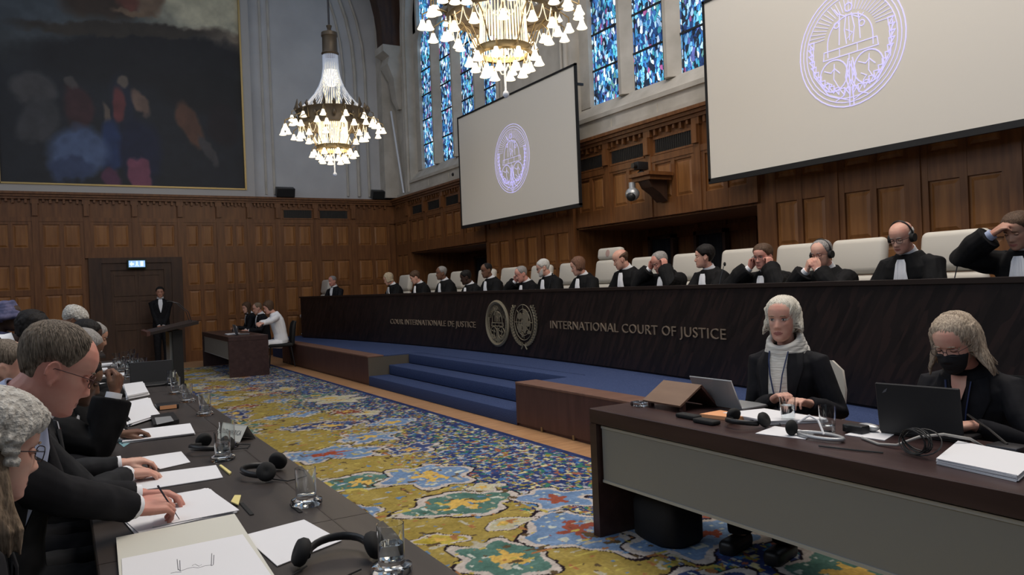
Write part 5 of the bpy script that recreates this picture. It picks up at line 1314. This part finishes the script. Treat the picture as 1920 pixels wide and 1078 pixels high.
def strands(me, HM, n, wave=.004, rad=.0016, long_=False, seed=1, line=None):
    """fine combed strands laid over a hair mesh and joined to it"""
    bm = bmesh.new(); bm.from_mesh(me); tree = BVHTree.FromBMesh(bm); rnd = random.Random(seed); b = MB(); cen = Vector((-.012, 0, .125)); wh = Vector((-.55, .08, .83)).normalized()
    R3 = HM.to_3x3()
    for k in range(n):
        th = rnd.uniform(-PI, PI); z0 = line(th) if line else .06; pts = []
        e = Vector((.08*math.cos(th), .075*math.sin(th), z0-.125+rnd.uniform(-.004, .03))).normalized()
        for q in range(9):
            u = q/8; d = (wh*(1-u)+e*u)
            if d.length < .1: continue
            d.normalize(); d = (d+Vector((noise.noise(Vector((k*.37, u*3, seed))), noise.noise(Vector((u*3, k*.37, seed))), 0))*.10).normalized()
            h = tree.ray_cast(HM @ cen+R3 @ d*.6, -(R3 @ d), .6)
            if h[0] is None: continue
            pts.append(h[0]+(R3 @ d)*(.0006+wave*.25*abs(math.sin(k+u*6))))
        if long_ and abs(th) > 1.3:
            p0 = [q for q in pts]; zz = float((HM.inverted() @ p0[-1]).z) if p0 else .1; pts = p0
            for q in range(1, 9):
                z = zz-q*(.26/8); d = Vector((math.cos(th), math.sin(th), 0)); h = tree.ray_cast(HM @ Vector((-.01, 0, z))+R3 @ d*.4, -(R3 @ d), .40)
                if h[0] is None or ((HM.inverted() @ h[0]).xy-Vector((-.01, 0))).length < .045: break
                pts.append(h[0]+(R3 @ d)*.001)
        if len(pts) > 3: b.tube(pts, [rad*.6]+[rad]*(len(pts)-2)+[rad*.3], 4)
    t = b.mesh('s'); fix(t); t.polygons.foreach_set('use_smooth', [True]*len(t.polygons)); bm.from_mesh(t); bm.to_mesh(me); bm.free()
def locks(n, a0, a1, ztip, flare, rad=.015, zt=.17, back=0.0, jitter=.01, curl=0.0, start=.08):
    """hair falling from the scalp; ztip may be a pair (at a0, at a1)"""
    def f(mb, HM, sp):
        rnd = random.Random(n)
        for s in (1, -1):
            for k in range(n):
                t = k/(n-1); a = math.radians(a0+(a1-a0)*t)*s; zt_ = ztip[0]+(ztip[1]-ztip[0])*t+rnd.uniform(-jitter, jitter)
                pts = []
                for q in range(7):
                    u = q/6; z = zt+(zt_-zt)*u; zc = max(.03, min(.2355, z))
                    f_, b_, w_ = (float(np.interp(max(zc, start), HZ, g)) for g in (HF, HB, HWd)); cx, ax = (f_+b_)/2, (f_-b_)/2
                    e = rad*.35+flare*u**1.4+curl*math.sin(u*9+k); pts.append(HM @ Vector((cx+(ax+e)*math.cos(a)-back*u, (w_+e)*math.sin(a), z)))
                mb.tube(pts, [rad*.8, rad, rad*1.05, rad, rad*.95, rad*.8, rad*.35], 7)
    return f

# judges: (y, px-head, ...) seated behind the bench
FL = PZ
def jpos(px, py, off=.6): return arc_hit(px, py, off)
HL = dict(at=('B', .40, .12, .34), show=0)
def rest(): return {'L': dict(at=('B', .38, .12, .36)), 'R': dict(at=('B', .38, .12, .36))}
def facewall(y, extra=0): return 180+math.degrees(-0)+extra
GJ = None
J = [
 (728, 523, dict(label='robed judge looking down, second from the left end of the bench', hair=('swept', .016, 'blond'), male=0, sk='fair', hpitch=24, hyaw=-24, long_hair=locks(7, 70, 180, (.05, .03), .012), shirt='open_bands')),
 (778, 520, dict(label='robed judge third from the left end of the bench, head bowed', hair=('short', .014, 'brown'), sk='fair', hpitch=26, hyaw=-20, male=0)),
 (827, 512, dict(label='robed judge fourth from the left end, facing out into the room', hair=('receding', .009, 'grey'), sk='brown', hpitch=6, hyaw=-6)),
 (873, 520, dict(label='robed judge fifth from the left end, turned aside in shadow', hair=('short', .010, 'black'), sk='dark', hpitch=16, hyaw=-25)),
 (912, 507, dict(label='robed judge sitting upright above the left round emblem', hair=('receding', .004, 'black'), sk='brown', hpitch=12, hyaw=0)),
 (977, 514, dict(label='robed judge resting the face on one hand, above the right round emblem', hair=('receding', .007, 'grey'), sk='pink', hpitch=22, hyaw=-8, hands={'L': dict(at=('B', .38, .12, .36)), 'R': dict(at=('H', .045, -.085, -.10), dir=(.1, .25, 1), up=(-.2, -1, .1), curl=45, elbow=(0, -1, -1))})),
 (1018, 502, dict(label='robed judge in spectacles just right of the one resting face on hand', hair=('short', .012, 'white'), sk='fair', hpitch=18, hyaw=-28, extras=('beard', 'glasses'))),
 (1083, 499, dict(label='robed judge seated just left of the tallest chair', hair=('swept', .016, 'red'), sk='fair', male=0, hpitch=20, hyaw=-30, long_hair=locks(7, 75, 180, (.075, .05), .008))),
 (1163, 486, dict(label='robed judge just right of the tallest chair, looking down to the left', hair=('bald', .012, 'brown'), sk='fair', hpitch=22, hyaw=-28)),
 (1237, 492, dict(label='robed judge without spectacles holding both hands to the head', hair=('receding', .010, 'grey'), sk='pink', hpitch=26, hyaw=-12, hands={'L': dict(at=('H', .035, .125, -.06), dir=(-.1, -.25, 1), up=(.1, 1, .1), curl=35, elbow=(.4, 1, -1)), 'R': dict(at=('H', .035, -.125, -.06), dir=(-.1, .25, 1), up=(.1, -1, .1), curl=35, elbow=(.4, -1, -1))})),
 (1320, 481, dict(label='robed judge in profile looking left with clasped hands', hair=('short', .018, 'black'), sk='fair', male=0, hpitch=4, hyaw=-42, hands={'L': dict(at=('B', .44, .04, .42), dir=(1, -.4, .05), curl=40), 'R': dict(at=('B', .44, .04, .43), dir=(1, .4, 0), curl=45)})),
 (1430, 481, dict(label='robed judge in spectacles pressing both hands against the ears', hair=('short', .012, 'brown'), sk='pink', hpitch=8, hyaw=8, eyes='open', extras=('glasses',), hands={'L': dict(at=('H', .045, .115, -.10), dir=(-.2, -.15, 1), up=(.1, 1, .1), curl=55, elbow=(.4, 1, -1)), 'R': dict(at=('H', .045, -.115, -.10), dir=(-.2, .15, 1), up=(.1, -1, .1), curl=55, elbow=(.4, -1, -1))})),
 (1540, 476, dict(label='robed judge in spectacles and headset, hands folded before the mouth', hair=('receding', .007, 'grey'), sk='fair', hpitch=12, hyaw=4, extras=('glasses', 'headset'), hands={'L': dict(at=('H', .125, .055, -.135), dir=(.15, -.55, 1), up=(.9, .5, .2), curl=50, elbow=(-.1, 1, -1)), 'R': dict(at=('H', .125, -.055, -.135), dir=(.15, .55, 1), up=(.9, -.5, .2), curl=50, elbow=(-.1, -1, -1))})),
 (1690, 445, dict(label='robed judge in spectacles and headset reading, second from the right', hair=('bald', .009, 'white'), sk='fair', hpitch=20, hyaw=2, extras=('glasses', 'headset'))),
 (1908, 432, dict(label='robed judge at the right edge raising a hand to the brow', hair=('short', .010, 'brown'), sk='tan', hpitch=22, hyaw=-4, cuffs='blue_shirt', hands={'L': dict(at=('B', .38, .12, .36)), 'R': dict(at=('H', .10, -.10, -.01), dir=(.05, .75, .45), up=(.7, -.4, .8), curl=30, elbow=(.5, -1.2, -.6))})),
]
for i, (px, py, kw) in enumerate(J):
    p = jpos(px, py); kw.setdefault('hands', rest())
    kw.setdefault('lean', 12); person('person', p, 180, floor=FL, sc=1.04 if px > 1400 else 1.03, vox=.0055 if px > 1100 else .007, **kw)
p = jpos(623, 527, .6); person('person', p, 208, 'court officer in black suit seated at the far left end of the bench', floor=FL, sc=1.0, vox=.007, sk='pink', hair=('receding', .006, 'grey'), shirt='white', cloth='suit', hpitch=10, hyaw=-4, lean=6, hands=rest(), )
CH = [(604, 522, 'chair at the far left end of the bench, beside the seated officer', 1.0), (752, 518, 'behind the robed judge second from the left end', 1), (806, 512, 'chair behind the third judge from the left', 1), (850, 509, 'chair right of the fourth judge from the left', 1), (903, 508, 'chair beside the fifth judge from the left', 1), (947, 500, 'chair left of the judge resting face on hand', 1), (1005, 498, 'chair mostly hidden, second left of the tallest chair', 1), (1060, 494, 'chair immediately left of the judge beside the tallest chair', 1),
      (1130, 478, 'tallest chair, with a small crest on its top cushion', 2), (1200, 483, 'chair next right of the tallest chair', 1), (1281, 477, 'chair just left of the judge in profile', 1), (1377, 472, 'chair between the judge in profile and the one in spectacles', 1), (1486, 457, 'chair left of the judge with folded hands', 1), (1597, 455, 'chair right of the judge with folded hands', 1), (1776, 438, 'large chair right of the reading judge, nearest the right edge', 1)]
for px, py, lab, k in CH:
    if px < 610: p = arc_hit(px, py, .95)
    else: p = arc_hit(px, py, 1.25)
    judge_chair((p.x-.27, p.y, FL), PI-0, 'cream leather '+lab, k == 2)

# women at the near desk
def chair_simple(loc, rz, label, mt='leather'):
    r = empty('office_chair', loc, rz, label, 'chair')
    MB().rbox(-.24, .24, -.24, .24, .42, .49, .03).build('seat', M['black_soft'], r, smooth=50)
    T = Matrix.Translation((-.27, 0, .45)) @ Matrix.Rotation(-.12, 4, 'Y'); b = MB(); rg = []
    for z, w in ((0, .19), (.1, .235), (.3, .25), (.42, .23), (.48, .16)):
        rg.append([T @ Vector((x+.06*(y/.25)**2, y, z)) for x, y in [(-.02, -w), (-.02, -w*.5), (-.02, 0), (-.02, w*.5), (-.02, w), (.02, w), (.02, w*.5), (.02, 0), (.02, -w*.5), (.02, -w)]])
    b.loft(rg); b.build('backrest', M[mt], r, smooth=60)
    for s in (1, -1):
        MB().tube([(.2, s*.2, .42), (.24, s*.24, 0.01)], .013, 8).build('leg', M['dark_metal'], r); MB().tube([(-.2, s*.2, .42), (-.26, s*.24, 0.01)], .013, 8).build('leg', M['dark_metal'], r)
    return r
p = at(1467, 598, x=3.50)
person('person', p, 196, 'person in a black jacket, white roll-neck and lanyard seated at the near desk', lean=3, hyaw=6, hpitch=2, sc=1.04, vox=.004, sk='fair', male=0, hair=('swept', .011, 'platinum'), cloth='suit', shirt=None, cuffs=None, eyes='open', extras=('rollneck', 'lanyard'),
       long_hair=locks(10, 88, 178, (.040, .01), .036, .009, .20, .0, .018, .009), hands={'L': dict(at=('W', 3.36, 2.70, .80), elbow=(-.1, .5, -1), curl=35), 'R': dict(at=('W', 3.37, 2.92, .80), elbow=(-.1, -.5, -1), curl=35)})
chair_simple((3.82, 3.19, 0), math.radians(200), 'cream-backed chair behind the person in the white roll-neck')
p = at(1790, 642, x=3.50)
person('person', p, 186, 'person in black face mask and spectacles behind the large black laptop', lean=16, hyaw=-4, hpitch=24, hroll=0, sc=1.05, vox=.004, sk='fair', male=0, hair=('swept', .012, 'ashblond'), cloth='suit', shirt=None, cuffs=None, eyes='down', extras=('mask', 'glasses', 'neckline', 'lanyard'),
       long_hair=locks(10, 86, 176, (-.03, -.07), .066, .012, .20, .0, .03, .009), hands={'L': dict(at=('W', 3.36, 1.86, .80), dir=(-.8, .5, -.1), world=1, up=(0, 0, 1), elbow=(-.1, .8, -.8), curl=38), 'R': dict(at=('W', 3.30, 2.08, .80), elbow=(-.1, -.5, -1), curl=35)})
chair_simple((3.80, 2.0, 0), math.radians(180), 'dark chair behind the person in the black face mask', 'black_soft')

# guard at the door
p = at(300, 548, y=18.55)
person('person', p, -96, 'person in dark suit and white shirt standing before the dark door', lean=0, hpitch=4, sc=1.0, vox=.007, sk='tan', hair=('short', .010, 'black'), cloth='suit', shirt='white', stand=True, legs=True, eyes='down',
       hands={'L': dict(at=('C', .16, .03, .02), dir=(.1, -.5, -1), up=(1, 0, 0), curl=30), 'R': dict(at=('C', .17, -.03, .02), dir=(.1, .5, -1), up=(1, 0, 0), curl=30)})
# three at the far-left desk
p = at(503, 576, x=3.62)
person('person', p, 172, 'person in a white shirt leaning over the end of the far-left desk', lean=16, hpitch=22, hyaw=10, sc=1.05, vox=.007, sk='fair', male=0, hair=('full', .016, 'brown'), cloth='white_cloth', shirt=None, cuffs=None, long_hair=locks(6, 90, 180, (.06, .05), .004),
       hands={'L': dict(at=('W', 3.05, 15.0, .85)), 'R': dict(at=('W', 3.02, 15.3, .85))})
chair_simple((p.x+.20, p.y, 0), math.radians(172), 'dark office chair under the person in the white shirt', 'black_soft')
p = at(486, 578, x=3.7); person('person', p+Vector((0, .2, 0)), 185, 'person in black at the far-left desk, right behind the white shirt', lean=8, hpitch=14, hyaw=0, vox=.008, sk='fair', hair=('receding', .008, 'light'), cloth='suit', hands=rest(), shirt='white')
p = at(469, 577, x=3.6); person('person', p+Vector((0, .4, 0)), 178, 'person in black at the far-left desk, leftmost of the three there', lean=10, hpitch=12, hyaw=24, vox=.008, sk='fair', male=0, hair=('full', .016, 'brown'), cloth='suit', hands=rest(), shirt='white', long_hair=locks(6, 80, 180, (-.06, -.1), .012))

# counsel at the long table (facing +X)
p = at(106, 690, y=2.52)
P2 = person('person', p, -16, 'person in spectacles, black suit and pale blue shirt writing at the long table', lean=22, hpitch=29, hyaw=20, hroll=0, sc=1.04, vox=.003, sk='pink', hair=('receding', .0065, 'brgrey'), cloth='suit', shirt='blue', eyes='down', extras=('glasses', 'pen'),
       hands={'R': dict(at=('W', .20, 2.66, .828), dir=(1, .22, -.10), up=(.05, -.45, .9), world=1, curl=(40, 43, 42, 38), thumb=.9, elbow=(-.3, -.8, -.7), sleeve=.90), 'L': dict(at=('W', .215, 2.90, .815), dir=(1, -.22, -.06), up=(0, .25, 1), world=1, curl=(34, 30, 28, 26), thumb=.5, elbow=(-.2, .6, -1), sleeve=.90)})
p = at(-16, 840, y=2.10)
def wig_locks(mb, HM, sp):
    # horizontal rolls at the sides and back of the wig
    for s in (1, -1):
        for row, z in enumerate((.098, .122, .146)):
            for a0 in (72, 96, 120, 144):
                pts = []
                for q in range(5):
                    a = math.radians(a0+q*4.6)*s; f_, b_, w_ = (float(np.interp(z, HZ, g)) for g in (HF, HB, HWd)); cx, ax = (f_+b_)/2, (f_-b_)/2
                    pts.append(HM @ Vector((cx+(ax+.019)*math.cos(a), (w_+.019)*math.sin(a), z)))
                mb.tube(pts, .0115, 8)
P1 = person('person', p, 24, 'person in a curled grey-white court wig and spectacles at the lower left edge', lean=12, hpitch=16, hyaw=-4, sc=1.0, vox=.0035, sk='fair', male=0, hair=('wig', .024, 'light'), cloth='suit', shirt='plain_white', eyes='down', extras=('glasses',),
       long_hair=wig_locks, hands={'L': dict(at=('W', .02, 2.22, .60), show=1), 'R': dict(at=('W', .02, 1.98, .60), show=1)})
pp = Vector((-.16, 1.83, 0))
hb = MB(); rnd = random.Random(4)
hd = at(-16, 840, y=2.10)
for k in range(16):
    t = k/15; x0 = hd.x-.075+.10*t; y0 = hd.y-.085-.012*math.sin(t*PI)+.01*rnd.random()
    pts = [(x0, y0+.022, hd.z+.02), (x0+.002, y0, hd.z-.05), (x0+.012*rnd.random(), y0-.014, hd.z-.12), (x0+.02+.02*rnd.random(), y0-.02, hd.z-.17), (x0+.025, y0-.016, hd.z-.21-.03*rnd.random())]
    hb.tube(pts, [.008, .011, .012, .010, .003], 7)
me = remesh(hb, .0035, 2)
for v in me.vertices: v.co += Vector((0, -1, 0))*noise.noise(Vector((v.co.x*180, v.co.z*8, 1)))*.003
me.materials.append(M['h_light']); o = link('long_hair', me, P1)
bpy.context.view_layer.update(); o.matrix_parent_inverse = P1.matrix_world.inverted()
# neighbour hidden behind the writing man; only an arm reaches out
person('person', at(108, 712, y=3.30), 12, 'person in dark suit hidden behind the writing person, one arm on a page', lean=14, hpitch=22, sc=.98, vox=.0045, sk='fair', hair=('short', .010, 'brown'), cloth='suit_grey', shirt='white', extras=('red_tie',),
       hands={'R': dict(at=('W', .205, 3.38, .80), dir=(1, .05, -.12), up=(0, 0, 1), world=1, curl=(30, 27, 24, 22), thumb=.3, elbow=(-.2, -.7, -.9), sleeve=.90), 'L': dict(at=('W', .2, 3.6, .80), world=1, dir=(1, 0, 0), show=1)})
# robed counsel with lifted hand
person('person', at(150, 712, y=4.35), -4, 'person in black robe leaning the face on a raised hand at the long table', lean=22, hpitch=24, hyaw=0, sc=1.0, vox=.0045, sk='brown', hair=('short', .008, 'black'), cloth='robe', shirt='jabot',
       hands={'R': dict(at=('W', .205, 4.10, 1.05), dir=(.25, .15, 1), up=(.9, -.5, .0), world=1, curl=(62, 60, 56, 50), thumb=.6, elbow=(.6, -.5, -1)), 'L': dict(at=('W', .25, 4.4, .80), dir=(1, 0, 0), up=(0, 0, 1), world=1)})
# persons in the row behind and farther along
person('person', at(12, 690, y=3.85), 0, 'person at the left edge seen between the grey-white wig and the writing person', lean=0, hpitch=10, hyaw=0, sc=1.0, vox=.006, sk='fair', hair=('receding', .004, 'brgrey'), cloth='suit', shirt='white', hands=rest())
person('person', at(60, 622, y=5.9), 0, 'person in black robe bending low beyond the writing person', lean=34, hpitch=34, sc=1.0, vox=.007, sk='dark', hair=('full', .022, 'black'), cloth='robe', shirt='jabot', hands=rest())
person('person', at(138, 600, y=8.2), 8, 'person in cream court wig and black robe looking down, far along the table', lean=20, hpitch=40, sc=1.0, vox=.007, sk='brown', hair=('wig', .020, 'blond'), cloth='robe', shirt='jabot', hands=rest())
person('person', at(15, 592, y=7.6), -20, 'person in blue and lilac patterned headwrap at the far left edge', lean=8, hpitch=14, sc=1.0, vox=.007, sk='dark', male=0, hair=None, cloth='blue_cloth', shirt=None, cuffs=None, hands=rest())
hw_ = at(15, 592, y=7.6); b = MB()
for k in range(5): b.tube([(hw_.x-.02+(.105-.012*k)*math.cos(a), hw_.y+(.098-.012*k)*math.sin(a), hw_.z-.01+.026*k+.012*math.cos(a)) for a in np.linspace(0, 2*PI, 25)[:-1]], .026, 8, closed=True)
b.ell((hw_.x-.02, hw_.y, hw_.z+.03), (.09, .085, .10)); me = remesh(b, .007, 3); me.materials.append(M['blue_cloth']); hwp = link('headwrap', me)
bpy.context.view_layer.update(); pr_ = [o for o in bpy.data.objects if o.get('label', '').startswith('person in blue and lilac')][0]; hwp.parent = pr_; hwp.matrix_parent_inverse = pr_.matrix_world.inverted()
person('person', at(158, 655, y=5.2), 5, 'person in black robe just past the raised hand, far along the table', lean=12, hpitch=26, sc=1.0, vox=.007, sk='brown', hair=('short', .008, 'grey'), cloth='robe', shirt='jabot', hands=rest())
person('person', at(165, 630, y=6.65), 0, 'person in black robe, last but one along the long table', lean=10, hpitch=16, sc=1.0, vox=.008, sk='dark', hair=('short', .012, 'black'), cloth='robe', shirt='jabot', hands=rest())
person('person', at(178, 632, y=7.4), 0, 'person in black robe with white neck bands, farthest along the table', lean=14, hpitch=20, sc=1.0, vox=.008, sk='tan', hair=('short', .012, 'grey'), cloth='robe', shirt='open_bands', hands=rest())
